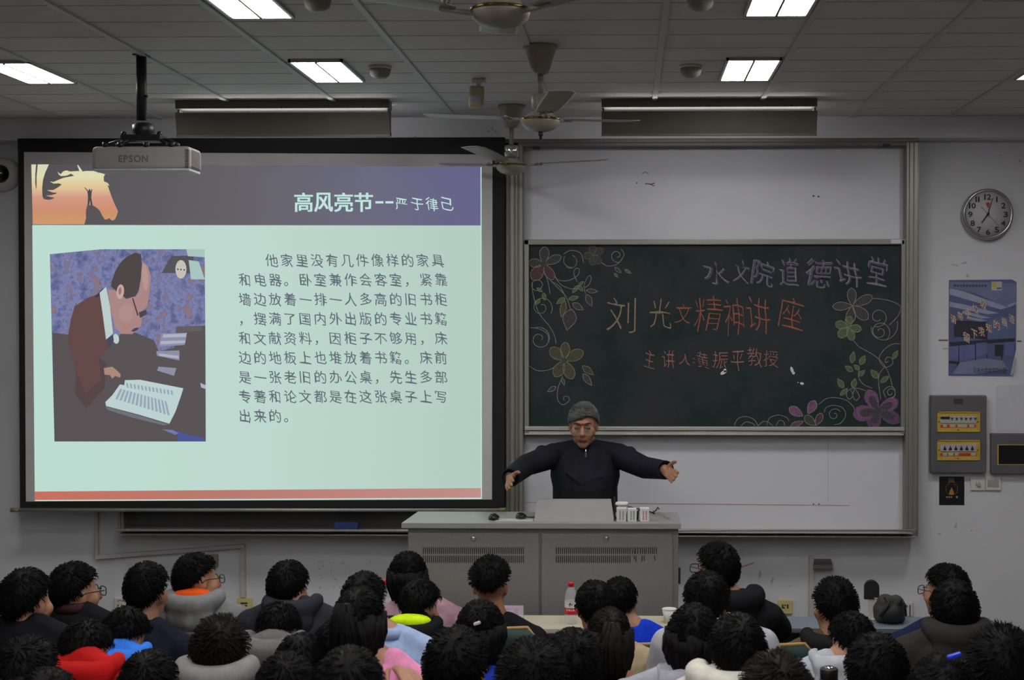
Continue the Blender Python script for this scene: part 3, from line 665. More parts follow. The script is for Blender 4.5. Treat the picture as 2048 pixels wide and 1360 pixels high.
MB().cyl(P(1976, 428, cy-.016), P(1976, 428, cy), .006).build('hub', inkm, t)
MB().flat([cf(1976+x, 408+y) for x, y in blob(0, 0, 4, 3.4, 0, 10)]).flat([cf(1976+x, 412+y) for x, y in blob(0, 0, 2, 4, 0, 10)]).build('maker_mark', mat('mark_red', L(190, 50, 60), .6), t)
# poster of a classroom
t = thing('classroom_poster', P(1965, 655, WY), 'blue classroom poster with slanting Chinese writing, lower right corner curling', 'poster')
pf = wl(.004)
MB().prism([pf(1898, 560), pf(2024, 559), pf(2033, 564), pf(2032, 700), pf(2025, 730), pf(2020, 752), pf(1897, 751)], (0, .0025, 0)).build('sheet', mat('poster_blue', L(86, 92, 132), .5, var=.15, scale=9), t, tri=True)
pm = MB(); PM = []
def pcol(c): PM.append(mat('poster_ink_%d' % len(PM), L(*c), .55, var=.1)); pm.cur = len(PM)-1
pg = [.0042]
def pq(c, *polys):
    pcol(c); pg[0] += .0002
    for q in polys: pm.flat([P(x, y, WY-pg[0]) for x, y in q])
pz = lambda x, y: (1820+x/3.092, 340+y/3.092)
def pk(c, *polys): pq(c, *[[pz(*v) for v in q] for q in polys])
pk((112, 118, 152), [(245,725),(400,760),(600,850),(655,810),(655,700),(245,690)])
pk((150, 156, 184), [(245,730),(330,750),(610,850),(560,862),(245,770)], [(245,815),(330,830),(550,885),(480,892),(245,845)], [(330,870),(500,915),(440,918),(320,885)], [(350,905),(480,930),(430,936),(350,920)], [(600,835),(656,815),(656,830),(610,850)])
pk((44, 44, 60), [(272,930),(480,940),(480,1050),(272,1030)], [(245,1065),(650,1040),(650,1060),(245,1090)])
pk((92, 104, 140), [(480,940),(560,900),(650,930),(650,1035),(480,1045)])
pk((96, 102, 150), [(240,1095),(300,1085),(300,1180),(240,1175)], [(304,1085),(400,1078),(400,1168),(304,1182)], [(408,1072),(475,1065),(475,1140),(408,1160)], [(590,1065),(645,1062),(640,1150),(585,1150)])
pk((40, 40, 54), [(240,1180),(300,1185),(300,1240),(290,1240),(290,1200),(240,1195)], [(402,1075),(408,1075),(408,1195),(402,1195)], [(474,1140),(480,1140),(480,1168),(474,1168)], [(525,1080),(580,1080),(570,1180),(560,1150),(525,1150)], [(300,1085),(305,1085),(305,1235),(298,1235)])
pk((120, 124, 156), [(310,1190),(470,1165),(570,1180),(610,1230),(400,1262),(260,1262)])
pk((70, 70, 96), *[[(270+k*19, 708+(k % 3)*2), (284+k*19, 708), (284+k*19, 722), (270+k*19, 724)] for k in range(11)])
pk((176, 180, 170), [(504,690),(568,690),(568,744),(504,744)]); pk((196, 178, 60), blob(520, 712, 13, 17)); pk((70, 80, 140), [(536,728),(566,726),(566,736),(536,737)])
def slant(chars, mats, yoff=0):
    for d, off, m in ((.0064, .05, 0), (.0068, -.0, 1)):
        pm.cur = mats[m]
        for ch, cx, cy_, s in chars: put(pm, ch, lambda x, y: P(x, y, WY-d), *pz(cx-s*.5, cy_-s*.72), *pz(cx+s*.5, cy_+s*.72), off=off, jit=(.0, -.22, .5))
PM.append(mat('poster_red', L(150, 72, 56), .6)); PM.append(mat('poster_cream', L(206, 200, 178), .6)); i0 = len(PM)-2
slant([('请', 268, 922, 36), ('带', 311, 905, 34), ('走', 358, 880, 38), ('垃', 405, 858, 36), ('圾', 452, 830, 40), ('留', 350, 1035, 40), ('下', 398, 1015, 38), ('求', 443, 998, 40), ('知', 487, 976, 36), ('的', 536, 958, 38), ('痕', 584, 940, 36), ('迹', 630, 920, 36)], (i0, i0+1))
PM.append(mat('poster_black', L(24, 24, 34), .6)); pm.cur = len(PM)-1
for i, ch in enumerate('河海大学商学院分团委'): 
    x = 389+23.4*i
    if ch == '委': continue
    put(pm, ch, lambda x, y: P(x, y, WY-.0062), *pz(x, 1222), *pz(x+21, 1258), off=.0)
pm.build('print', PM, t, tri=True)
cu = MB(); a, b, c_ = P(2020, 752, WY-.004), P(2028, 716, WY-.004), P(2026, 748, WY-.03)
cu.prism([a, b, P(2031, 718, WY-.018), c_], (.002, .001, 0)); cu.build('curled_corner', mat('poster_back', L(170, 172, 182), .6), t)
for x0, y0, x1, y1, lab in ((1877, 679, 1896, 682, 'brown tape strip at the left edge of the classroom poster, upper one'), (2034, 681, 2043, 684, 'short brown tape strip at the right edge of the classroom poster'), (1885, 696, 1896, 699, 'pale tape strip low on the left edge of the classroom poster')):
    o = MB(); wbox(o, x0, y0, x1, y1, .002, 0)
    o = o.build('tape_strip', mat('tape_brown' if 'brown' in lab else 'tape_pale', L(118, 92, 66) if 'brown' in lab else L(180, 172, 150), .5), loc=P((x0+x1)/2, y1, WY)); tag(o, lab, 'tape', 'tape strips around the poster')
# breaker boxes
GREYB = mat('panel_steel', L(104, 102, 106), .45, .35, var=.1, scale=9); YEL = mat('breaker_yellow', L(190, 156, 66), .55); LBL = mat('breaker_label', L(168, 168, 172), .5)
zb = lambda x, y: (1820+x/4.535, 760+y/4.535)
t = thing('breaker_box', P(1918, 948, WY), 'grey steel breaker box with two yellow switch windows', 'breaker box')
o = MB(); a = zb(190, 140); b = zb(694, 845); wbox(o, *a, *b, .05, .006); o.build('door', GREYB, t)
o = MB(); wbox(o, *zb(398, 170), *zb(482, 217), .053, 0, .04); o.build('lock_plate', mat('lock_dark', L(58, 56, 48), .5), t)
for y0, kind in ((288, 0), (545, 1)):
    y1 = y0+184
    o = MB()
    for q in ((248, y0, 636, y0+10), (248, y1-10, 636, y1), (248, y0, 262, y1), (624, y0, 636, y1)): wbox(o, *zb(*q[:2]), *zb(*q[2:]), .056, .001, .04)
    wbox(o, *zb(255, y0), *zb(630, y1), .0515, 0, .04)
    fo = o.build('switch_window', YEL, t)
    o = MB(); wbox(o, *zb(276, y0+38), *zb(602, y0+104), .056, .001, .045); o.build('breaker_row', LBL, fo)
    o = MB()
    for k in range(6 + (1-kind)*2):
        x = (305+50*k if kind else 290+42*k)
        if kind: wbox(o, *zb(x, y0+70), *zb(x+24, y0+92), .060, .001, .05); wbox(o, *zb(x+8, y0+52), *zb(x+15, y0+72), .060, .001, .05)
        elif k < 2: wbox(o, *zb(x-10, y0+44), *zb(x+30, y0+66), .060, .001, .05)
        else: wbox(o, *zb(x-2, y0+54), *zb(x+20, y0+62), .060, .001, .05); wbox(o, *zb(x+4, y0+66), *zb(x+14, y0+76), .060, .001, .05)
    o.build('toggle', BLACK, fo)
    o = MB()
    for xa, xb in (((276, 300), (336, 360), (415, 430), (520, 535), (585, 600)) if not kind else ((276, 296), (340, 346), (396, 404), (444, 550), (598, 603))): wbox(o, *zb(xa, y0+118), *zb(xb, y0+142), .0545, 0, .05)
    o.build('red_tag', mat('tag_red', L(178, 58, 50), .6), fo)
    o = MB()
    for xa, xb in (((302, 334), (366, 410), (432, 516), (540, 580)) if not kind else ((300, 336), (350, 392), (408, 440), (556, 594))): wbox(o, *zb(xa, y0+118), *zb(xb, y0+142), .0545, 0, .05)
    o.build('white_tag', LBL, fo)
    for q in ((616, y0+92), (262, y0+90), (436, y0+166)): MB().sph(P(*zb(*q), WY-.0565), .0035).build('screw', BLACK, fo)
t = thing('meter_box', P(2020, 948, WY), 'grey steel box with dark window, cut by the right edge', 'meter box')
o = MB(); wbox(o, 1983, 867, 2062, 948, .045, .005); o.build('door', GREYB, t)
o = MB()
for q in ((1995, 889, 2054, 890.5), (1995, 928.5, 2054, 930), (1995, 889, 1997, 930), (2052, 889, 2054, 930)): wbox(o, *q, .048, 0, .03)
o.build('window_rim', YEL, t); o = MB(); wbox(o, 1996, 890, 2053, 929, .0465, 0, .03); o.build('dark_window', mat('dark_pane', L(16, 16, 22), .25), t)
# bulb poster
t = thing('bulb_poster', P(1903, 1010, WY), 'small black poster with a golden light bulb outline', 'poster')
o = MB(); wbox(o, 1878.5, 953, 1928.5, 1010, .003, 0); o.build('sheet', mat('poster_dark', L(17, 16, 19), .4), t)
zf = lambda x, y: P(1820+x/4.535, 760+y/4.535, WY-.0042)
o = MB(); bl = [(352, 895), (398, 895), (398, 925), (352, 925), (352, 895)]; o.ribbon([zf(*q) for q in bl], .003); o.ribbon([zf(358, 908), zf(392, 908)], .002); o.ribbon([zf(358, 916), zf(392, 916)], .002)
o.ribbon([zf(355, 925), zf(352, 945)]+[zf(378+54*math.sin(a), 990-52*math.cos(a)) for a in [R(-30-i*10) for i in range(31)]]+[zf(400, 945), zf(398, 925)], .0015)
o.flat([zf(*q) for q in ((355, 1038), (360, 1005), (372, 992), (386, 994), (396, 1010), (398, 1036), (378, 1042))])
o.build('bulb_outline', mat('poster_gold', L(176, 128, 52), .5), t)
o = MB(); o.flat([zf(*q) for q in ((370, 1000), (372, 982), (378, 976), (384, 984), (384, 1000))]); o.build('flame_tip', mat('poster_pale', L(160, 158, 150), .6), t); o = MB()
for k in range(3): o.flat([zf(*q) for q in ((328+20*k, 1056), (342+20*k, 1056), (342+20*k, 1068), (328+20*k, 1068))])
o.flat([zf(*q) for q in ((418, 1054), (434, 1054), (434, 1070), (418, 1070))]); o.build('pale_print', mat('poster_pale', L(160, 158, 150), .6), t)
# switches
for x0, x1, lab, kind in ((1941, 1970, 'white key switch plate below the breaker box, nearer the bulb poster', 1), (1972, 2002, 'white rocker switch plate below the meter box, beside the key switch', 0)):
    t = thing('wall_switch', P((x0+x1)/2, 981, WY), lab, 'switch'); o = MB(); wbox(o, x0, 953, x1, 981, .012, .003); o.build('plate', WHITEP, t)
    o = MB()
    if kind: o.lathe([(0, .006), (.012, .005), (.014, 0)], P(1956, 968, WY-.012), (0, -1, 0)); wbox(o, 1955, 967, 1961, 973, .022, .002)
    else: wbox(o, x0+3, 959, x1-4, 974, .0145, .002)
    o.build('key' if kind else 'rocker', mat('switch_grey', L(160, 156, 150), .5), t)
o = MB(); wbox(o, 1992, 770, 2060, 862, .002, 0); o = o.build('paper_notice', mat('paper_faint', L(196, 196, 204), .8, var=.04, scale=30), loc=P(2020, 862, WY)); tag(o, 'faint pale notice sheet stuck on the wall above the dark window box', 'notice')
# camera dome at far left
c = P(2, 348, WY-.05); t = thing('dome_camera', c+Vector((0, .05, 0)), 'white dome security camera on the wall at the far left', 'camera')
MB().lathe([(M(34, WY), -.05), (M(34, WY), -.02), (M(27, WY), .006), (M(20, WY), .014)], c, (0, -1, 0), 28).build('housing', WHITEP, t)
MB().sph(c+Vector((0, -.006, 0)), M(19, WY), seg=24, rings=14).build('dome', mat('dome_black', L(12, 12, 14), .1, coat=.6), t)
# trunking, sockets, small boxes
TRK = mat('trunking_white', L(178, 176, 170), .5, var=.04)
t = thing('cable_trunking', P(340, 1105, WY), 'white cable trunking running sloping under the screen to the yellow socket', 'trunking')
o = MB(); wbox(o, 189, 1020, 196, 1112, .03, .003); o.build('riser', TRK, t)
o = MB(); o.prism([P(190, 1111, WY-.03), P(487, 1089, WY-.03), P(489, 1096, WY-.03), P(190, 1119, WY-.03)], (0, .029, 0)); o.build('sloping_run', TRK, t)
o = MB(); wbox(o, 480, 1091, 490, 1196, .026, .003); o.build('drop', TRK, t)
o = MB(); wbox(o, 1618, 1112, 1628, 1236, .025, .003); o = o.build('cable_trunking', TRK, loc=P(1623, 1236, WY)); tag(o, 'upright white cable trunking on the wall right of the podium', 'trunking')
def socket(x0, y0, x1, y1, m, lab, holes):
    t = thing('wall_socket', P((x0+x1)/2, y1, WY), lab, 'socket', 'wall sockets'); o = MB(); wbox(o, x0, y0, x1, y1, .022, .004); o.build('plate', m, t)
    o = MB()
    for hx, hy, w, h in holes: wbox(o, x0+hx, y0+hy, x0+hx+w, y0+hy+h, .0235, 0, .01)
    o.build('pin_holes', DARKM, t); return t
socket(228, 1196, 250, 1218, WHITEP, 'white wall socket between two seated heads on the left', [(7, 5, 2, 2), (11, 4, 2, 2), (15, 5, 2, 2), (7, 13, 2, 4), (14, 13, 2, 4)])
k = socket(474, 1196, 503, 1223, CREAMP, 'yellow wall socket with a cable plugged in below the trunking', [(7, 9, 14, 3), (8, 14, 4, 5), (16, 14, 4, 5)])
MB().tube([P(488, 1212, WY-.03), P(489, 1222, WY-.05), P(494, 1236, WY-.06), P(497, 1248, WY-.05), P(498, 1262, WY-.04)], .006).build('cable', BLACK, k)
socket(1556, 1200, 1585, 1228, CREAMP, 'yellow wall socket right of the podium, nothing plugged in', [(8, 9, 3, 8), (13, 9, 3, 3), (18, 9, 3, 8), (8, 15, 6, 2)])
socket(1808, 1205, 1826, 1233, WHITEP, 'white wall socket behind the dark backpack', [(4, 6, 3, 3), (11, 5, 2, 22)])
t = thing('wall_box', P(1645, 1140, WY), 'small grey box with rolled front on the wall over the trunking', 'box')
o = MB(); a = P(1627, 1127, WY-.05); b = P(1665, 1140, WY-.05); o.cyl((a.x, WY-.045, (a.z+b.z)/2), (b.x, WY-.045, (a.z+b.z)/2), (a.z-b.z)/2); o.build('roll', mat('box_grey', L(140, 136, 130), .5), t)
o = MB(); o.prism([P(1629, 1119, WY-.001), P(1662, 1119, WY-.001), P(1665, 1130, WY-.07), P(1626, 1130, WY-.07)], (0, -.001, -.02)); wbox(o, 1628, 1119, 1663, 1137, .03, .004); o.build('cover', mat('box_dark', L(96, 94, 88), .5), t)
o = MB(); wbox(o, 416, 1110, 434, 1135, .03, .004); o = o.build('wall_bracket', mat('bracket_grey', L(130, 128, 120), .5), loc=P(425, 1135, WY)); tag(o, 'small grey wall bracket partly behind the head with orange-lined hood', 'bracket')
# scuffs on the wall
sc = MB(); rg = random.Random(4); fw_ = bpy.data.objects['wall_front']; ORI['wall_front'] = Vector((0, 0, 0))
for x, y, rx, ry, a in [(1912, 1052, 3, 10, 8), (1942, 1062, 5, 1.2, -25), (1879, 1068, 5, 1.4, 15), (1910, 530, 10, 2, 10), (1928, 526, 8, 2, -15), (1935, 552, 4, 4, 0), (2000, 310, 5, 1.2, 0), (2040, 322, 3, 5, 20), (1545, 1160, 3, 9, 20), (1580, 1172, 5, 1.5, -15), (1520, 1150, 4, 10, 10)] + [(rg.uniform(635, 745), rg.uniform(1120, 1180), rg.uniform(.8, 2.8), rg.uniform(.8, 2.6), rg.uniform(0, 90)) for _ in range(34)]:
    sc.flat([P(x+(px-x)*rg.uniform(.5, 1.1), y+(py-y)*rg.uniform(.5, 1.1), WY-.0012) for px, py in blob(x, y, rx, ry, a, 14)])
sc.build('scuff_mark', mat('scuff', L(176, 174, 176), .8, var=.15), fw_)
sc = MB(); sc.flat([P(x, y, WY-.0012) for x, y in ((1474, 1136), (1500, 1127), (1510, 1123), (1505, 1128), (1480, 1136))]); sc.build('red_scuff', mat('scuff_red', L(196, 120, 126), .8), fw_)
sc = MB()
for x, y, r in ((978, 262, 2.6), (985, 258, 2), (992, 263, 2.2), (982, 256, 1.6), (830, 275, 3)): sc.flat([P(px, py, BY-.001) for px, py in blob(x, y, r*1.3, r, 0, 8)])
ORI['trim_1'] = Vector((0, 0, 0)); sc.build('scuff_mark', MATS['scuff'], bpy.data.objects['trim_1'])

# ------------------------------------------------------------------ podium
PF = 7.25; STEEL = mat('podium_grey', L(128, 126, 126), .5, .1, var=.04, scale=60); TOPM = mat('podium_top', L(146, 145, 144), .4, var=.03)
xa, xb = P(815, 1100, PF).x, P(1357, 1100, PF).x; zt = P(1080, 1047, PF-.02).z; zu = P(1080, 1057, PF-.02).z; PB = PF+.42
t = thing('podium', ((xa+xb)/2, PF+.2, STAGE_Z), 'wide grey steel multimedia podium with slotted doors', 'podium')
MB().box((xa, PF+.012, STAGE_Z+.06), (xb, PB, zu), .003).box((xa+.02, PF+.04, STAGE_Z), (xb-.02, PB-.03, STAGE_Z+.08)).build('cabinet', STEEL, t)
x0, x1 = P(803, 1050, PF-.02).x, P(1362, 1050, PF-.02).x
MB().prism([(x0, PF-.02, zu), (x1, PF-.02, zu), (x1, PB, zu), (x0+.02, PB, zu)], (0, 0, zt-zu)).build('worktop', TOPM, t)
dz0 = P(1080, 1067, PF).z; dz1 = STAGE_Z+.09
for k, (pa, pb) in enumerate(((815, 1078), (1081.5, 1345))):
    a = P(pa, 1100, PF).x+.004; b = P(pb, 1100, PF).x
    d = MB().box((a, PF, dz1), (b, PF+.02, dz0), .002).build('door', STEEL, t)
    px = (947, 1213)[k]; c = P(px, 1076.5, PF)
    MB().lathe([(.0135, 0), (.0135, .004), (.01, .009), (.005, .012), (0, .012)], c, (0, -1, 0)).build('lock', CHROME, d)
    vs = MB(); v0 = (846, 1112)[k]; rg = random.Random(2)
    for r, (ya, yb) in enumerate(((1094.5, 1107.5), (1111.5, 1125.5))):
        for q in range(50):
            x = v0+q*4.08; bent = (k == 1 and q > 36)
            if bent and r == 1 and rg.random() < .45: continue
            dx = rg.uniform(-1.2, 1.6) if bent else 0; y1 = yb-(rg.uniform(0, 7) if bent and r == 1 else 0)
            a_ = P(x, ya, PF-.0012); e = P(x+1.7, y1, PF-.0012); s_ = M(dx, PF)
            vs.flat([a_, (e.x, a_.y, a_.z), (e.x+s_, a_.y, e.z), (a_.x+s_, a_.y, e.z)])
    vs.build('vent_slots', mat('slot_dark', L(22, 24, 24), .9), d)
a = P(1358, 1136, PF+.15); b = P(1365, 1168, PF+.15)
MB().box((xb-.002, PF+.15, a.z), (xb+.016, PF+.17, b.z), .003).build('side_latch', DARKM, t)
# lid standing on the podium
LY = PF+.06; t2 = thing('monitor_lid', P(1148, 1046, LY), 'tilted grey steel monitor lid standing on the podium top', 'lid')
b0 = P(1068, 1046, LY); b1 = P(1228, 1046, LY); t0 = P(1075, 1000, LY+.16); t1 = P(1222, 1000, LY+.16)
for v in (b0, b1): v.z = zt
MB().prism([b0, b1, t1, t0], (0, .018, .004)).build('lid_panel', TOPM, t2)
MB().prism([b1+Vector((0, .006, 0)), b1+Vector((0, .24, 0)), t1+Vector((0, .012, -.004))], (-.006, 0, 0)).prism([b0+Vector((0, .006, 0)), b0+Vector((0, .24, 0)), t0+Vector((0, .012, -.004))], (.006, 0, 0)).box((b1.x-.004, LY+.17, zt+.02), (b1.x+.006, LY+.18, t1.z+.016), .002).build('side_bracket', DARKM, t2)
# mice, thin glossy white sheet flat on the worktop
def mouse(px, Y, lab, cable):
    c = P(px, 1030, Y); c.z = zt; t = thing('computer_mouse', c, lab, 'mouse')
    MB().lathe([(0, .032), (.014, .03), (.023, .02), (.026, .009), (.024, 0), (0, 0)][::-1], c, seg=20).sph(c+Vector((.006, -.01, .014)), (.026, .036, .014)).build('shell', mat('mouse_black', L(16, 16, 18), .3), t)
    if cable: MB().tube([c+Vector((.02, 0, .012)), c+Vector((.04, .01, .006)), c+Vector((.07, .02, .004)), c+Vector((.1, .02, .008))], .003).build('cable', BLACK, t)
    else: MB().box(c+Vector((-.004, -.036, .026)), c+Vector((.004, -.018, .032)), .002).build('scroll_wheel', DARKM, t)
mouse(987, PF+.12, 'black wireless mouse on the podium near the screen rod', False); mouse(1041, PF+.16, 'black corded mouse on the podium beside the monitor lid', True)
a = P(990, 1040, PF+.05); o = MB().box((a.x, PF+.06, zt), (a.x+.19, PF+.15, zt+.0012)); o = o.build('flat_sheet', mat('sheet_glossy', L(205, 206, 210), .25), loc=(a.x+.1, PF+.1, zt)); tag(o, 'thin white sheet lying flat on the podium before the mice', 'paper')
# chalk boxes
for x0, x1, y0, col, ink, lab, yy in ((1233, 1252, 1017, (204, 204, 204), (110, 120, 110), 'white chalk box with grey print, nearest the monitor lid', 0), (1255.5, 1273, 1018, (210, 212, 210), (60, 120, 70), 'white chalk box with green print, middle of the three', .004), (1280, 1298, 1017, (214, 210, 210), (180, 70, 70), 'white chalk box with red print, farthest from the monitor lid', .008)):
    Y = PF+.045+yy; a = P(x0, y0, Y); b = P(x1, 1046, Y); t = thing('chalk_box', ((a.x+b.x)/2, Y+.03, zt), lab, 'chalk box', 'chalk boxes on the podium')
    MB().box((a.x, Y, zt), (b.x, Y+.06, a.z), .002).build('carton', mat('carton_%d' % x0, L(*col), .6, var=.02), t)
    o = MB(); rg = random.Random(int(x0))
    for cx in (.3, .62):
        for r in range(5):
            xx = a.x+(b.x-a.x)*cx; z = zt+.055-r*.0095
            for s_ in range(3): o.flat([(xx+rg.uniform(-.001, .001), Y-.0008, z-s_*.003), (xx+.007+rg.uniform(-.001, .001), Y-.0008, z-s_*.003), (xx+.007, Y-.0008, z-s_*.003-.0016), (xx, Y-.0008, z-s_*.003-.0016)])
    o.build('print', mat('carton_ink_%d' % x0, L(*ink), .6), t)
Y = PF+.15; a = P(1231, 1004, Y); b = P(1257, 1012, Y); c = ((a.x+b.x)/2, Y, zt)
t = thing('paper_tub', c, 'white round tub behind the chalk boxes on the podium', 'tub'); r = (b.x-a.x)/2
MB().lathe([(0, 0), (r*.8, 0), (r*.9, a.z-zt-.012)], c).build('tub', WHITEP, t); MB().lathe([(r, a.z-zt-.016), (r*1.02, a.z-zt-.004), (r*.9, a.z-zt), (0, a.z-zt)], c).build('rim', mat('rim_white', L(220, 220, 216), .4), t)
Y = PF+.13
o = MB(); pts = [P(1232, 1046, Y), P(1229, 1030, Y), P(1233, 1012, Y), P(1262, 1014, Y+.02), P(1285, 1020, Y), P(1305, 1025, Y), P(1312, 1021, Y), P(1316, 1014, Y), P(1318, 1019, Y)]
pts[0].z = zt+.004; o.tube(pts, .0035); o.tube([P(1296, 1022, Y), P(1310, 1028, Y), P(1306, 1022, Y)], .003); o.tube([P(1275, 1044, Y), P(1276, 1022, Y), P(1285, 1018, Y)], .005)
o = o.build('microphone_cable', BLACK, loc=pts[0]); tag(o, 'tangled black cable looping over the chalk boxes on the podium', 'cable')

# ------------------------------------------------------------------ people
SKIN = mat('skin', L(176, 128, 102), .55, var=.06, scale=40)
SKIN2 = mat('skin_tan', L(158, 106, 80), .55, var=.08, scale=40)
HAIRM = mat('hair_black', L(13, 11, 12), .6, var=.25, scale=90, spec=.12)
HAIRB = mat('hair_brown', L(22, 16, 15), .6, var=.25, scale=90, spec=.15)
HAIRG = mat('hair_grey', L(96, 96, 97), .6, var=.4, scale=26, spec=.2)
TROU = mat('trousers_dark', L(40, 42, 50), .8)
SHOE = mat('shoe_black', L(28, 28, 30), .6)
LENS = mat('lens_glass', L(235, 240, 240), .05, alpha=.03, spec=.5)
def frame_of(yaw, pitch, roll=0):
    """axes of a head: x to its right, y forward, z up; yaw turns towards +x, pitch bows forward"""
    f = Vector((math.sin(yaw), math.cos(yaw), 0)); r = Vector((math.cos(yaw), -math.sin(yaw), 0)); u = Vector((0, 0, 1))
    f2 = f*math.cos(pitch)-u*math.sin(pitch); u2 = u*math.cos(pitch)+f*math.sin(pitch)
    r3 = r*math.cos(roll)+u2*math.sin(roll); u3 = u2*math.cos(roll)-r*math.sin(roll)
    return Matrix((r3, f2, u3)).transposed()
def head_prims(mb, c, Rm, s, detail=False):
    T = lambda x, y, z: c+Rm @ Vector((x*s, y*s, z*s))
    el = lambda p, r: mb.sph(T(*p), tuple(q*s for q in r), Rm, 20, 14)
    el((0, -.012, .02), (.072, .093, .092)); el((0, .028, -.035), (.061, .066, .088)); el((0, .058, -.098), (.03, .03, .026))
    mb.cap(T(0, .09, .005), T(0, .108, -.032), .009*s, .014*s)
    for sg in (-1, 1):
        el((sg*.073, -.008, -.012), (.011, .019, .033)); el((sg*.045, .05, -.03), (.024, .03, .03)); el((sg*.04, .018, -.068), (.018, .04, .034))
    if detail:
        mb.cap(T(-.03, .088, .028), T(.03, .088, .028), .011*s)
        for sg in (-1, 1):
            el((sg*.03, .082, .004), (.016, .012, .0095)); el((sg*.011, .1, -.036), (.009, .009, .008))
        mb.cap(T(-.018, .09, -.062), T(.018, .09, -.062), .007*s); mb.cap(T(-.014, .088, -.075), T(.014, .088, -.075), .008*s)
        el((0, .09, -.05), (.02, .01, .012))
def hair_limit(d, front=.5, side=.02, back=-.66):
    """how far down the hair reaches in a direction seen from the skull's middle"""
    a = math.atan2(abs(d.x), d.y)         # 0 front, pi back
    if a < PI/2:
        k = a/(PI/2); k = k**2.2; return front+(side-front)*k
    k = (a-PI/2)/(PI/2); k = k**.7; return side+(back-side)*k
def make_hair(c, Rm, s, parent, m, style='short', thick=.016, spike=.12, n=520, seed=1, front=.5, name='hair', long=0, back=-.66, side=.02, tl=.015, sweep=0.):
    mb = MB(); rg = random.Random(seed); o = Vector((0, -.012, .02)); rad = Vector((.074, .095, .092))
    seg, rings = 36, 24; vs = []; fs = []
    def cov(d): d = Vector((d.x, d.y, d.z+(.22*(d.x+.25)*max(0, d.y) if sweep else 0))); return max(0., min(1., (d.z-hair_limit(d, front, side, back))/.12+.3))
    def surf(d, extra=0.):
        k = cov(d); k = k*k*(3-2*k); nz = pnoise(Vector((d.x*3.2+seed*7, d.y*3.2, d.z*3.2)))*.5+pnoise(Vector((d.x*9+seed, d.y*9, d.z*9)))*.25
        t = thick*(1+.5*nz)
        r = Vector((rad.x+t, rad.y+t, rad.z+t*1.15)); q = Vector((d.x*r.x, d.y*r.y, d.z*r.z)); inn = Vector((d.x*rad.x, d.y*rad.y, d.z*rad.z))*.86
        return o+inn+(q-inn)*k+d*extra*k
    for i in range(rings+1):
        th = PI*i/rings
        for j in range(seg):
            a = 2*PI*j/seg; d = Vector((math.sin(th)*math.cos(a), math.sin(th)*math.sin(a), math.cos(th))); vs.append(c+Rm @ (surf(d)*s))
    for i in range(rings):
        for j in range(seg): j2 = (j+1) % seg; fs.append((i*seg+j, (i+1)*seg+j, (i+1)*seg+j2, i*seg+j2))
    mb.add(vs, fs, True)
    k = 0; tries = 0
    while k < n and tries < n*6:
        tries += 1
        d = Vector((rg.gauss(0, 1), rg.gauss(0, 1), rg.gauss(0, 1))).normalized()
        if cov(d) < .55: continue
        k += 1; p = surf(d); dn = d-Vector((.12, -.5, .86))+Vector((sweep, 0, .5*abs(sweep)*max(0, d.y))); tan = (dn-d*dn.dot(d)).normalized()
        v = (tan*(1-spike)+d*spike+Vector((rg.uniform(-.35, .35), rg.uniform(-.35, .35), rg.uniform(-.2, .3)))*(.24+spike*.7)).normalized()
        ln = tl*rg.uniform(.5, 1.25); w = rg.uniform(.0016, .0034); q = v.cross(d).normalized()*w if v.cross(d).length > .01 else v.orthogonal()*w
        b = p-d*.005-v*.004; mid = p+v*ln*.5+d*.004; tip = p+v*ln-d*ln*(.25*(1-spike)); e = d*w*.7
        mb.add([c+Rm @ (x*s) for x in (b+q, b-q, b+e, mid+q*.8, mid-q*.8, mid+e*.9, tip)], [(0, 3, 5, 2), (2, 5, 4, 1), (1, 4, 3, 0), (3, 6, 5), (5, 6, 4), (4, 6, 3)], True)
    if long:   # hair hanging down behind and beside the neck, in locks
        for q in range(70):
            a = R(rg.uniform(75, 285)); d = Vector((math.sin(a), math.cos(a), rg.uniform(-.25, .25))).normalized()
            p0 = surf(d)*s; p0 = c+Rm @ p0; ln = long*rg.uniform(.75, 1.08); out = (Rm @ Vector((d.x, d.y, 0)))
            pts = [p0+out*.0, p0+out*.004+Vector((0, 0, -ln*.35)), p0-out*.012+Vector((0, -.012, -ln*.7)), p0-out*.03+Vector((rg.uniform(-.01, .01), -.02, -ln))]
            mb.tube(pts, lambda u: .017*(1-u*u*.75), 6)
    if style == 'pony':
        tie = o+Vector((0, -.115, .045)); T = lambda v: c+Rm @ (v*s)
        for q in range(34):
            dx, dy = rg.uniform(-.022, .022), rg.uniform(-.02, .02); ln = (long or .2)*rg.uniform(.8, 1.05)
            a = T(tie+Vector((dx*.6, .02, dy*.5))); b = T(tie+Vector((dx, -.03, .008+dy)))
            mb.tube([a, b, b+Vector((dx*.9, -.02+dy*.4, -.06)), b+Vector((dx*1.1, -.01+dy*.5, -ln*.65)), b+Vector((dx*.5, 0, -ln))], lambda u: .011*(1-u**3*.8), 6)
    h = mb.build(name, m, parent)
    if style == 'pony':
        tt = MB(); pts = [c+Rm @ ((o+Vector((.021*math.cos(a), -.112, .046+.021*math.sin(a))))*s) for a in [2*PI*i/16 for i in range(17)]]; tt.tube(pts, .006, 6); tt.build('hair_tie', BLACK, h)
    return h
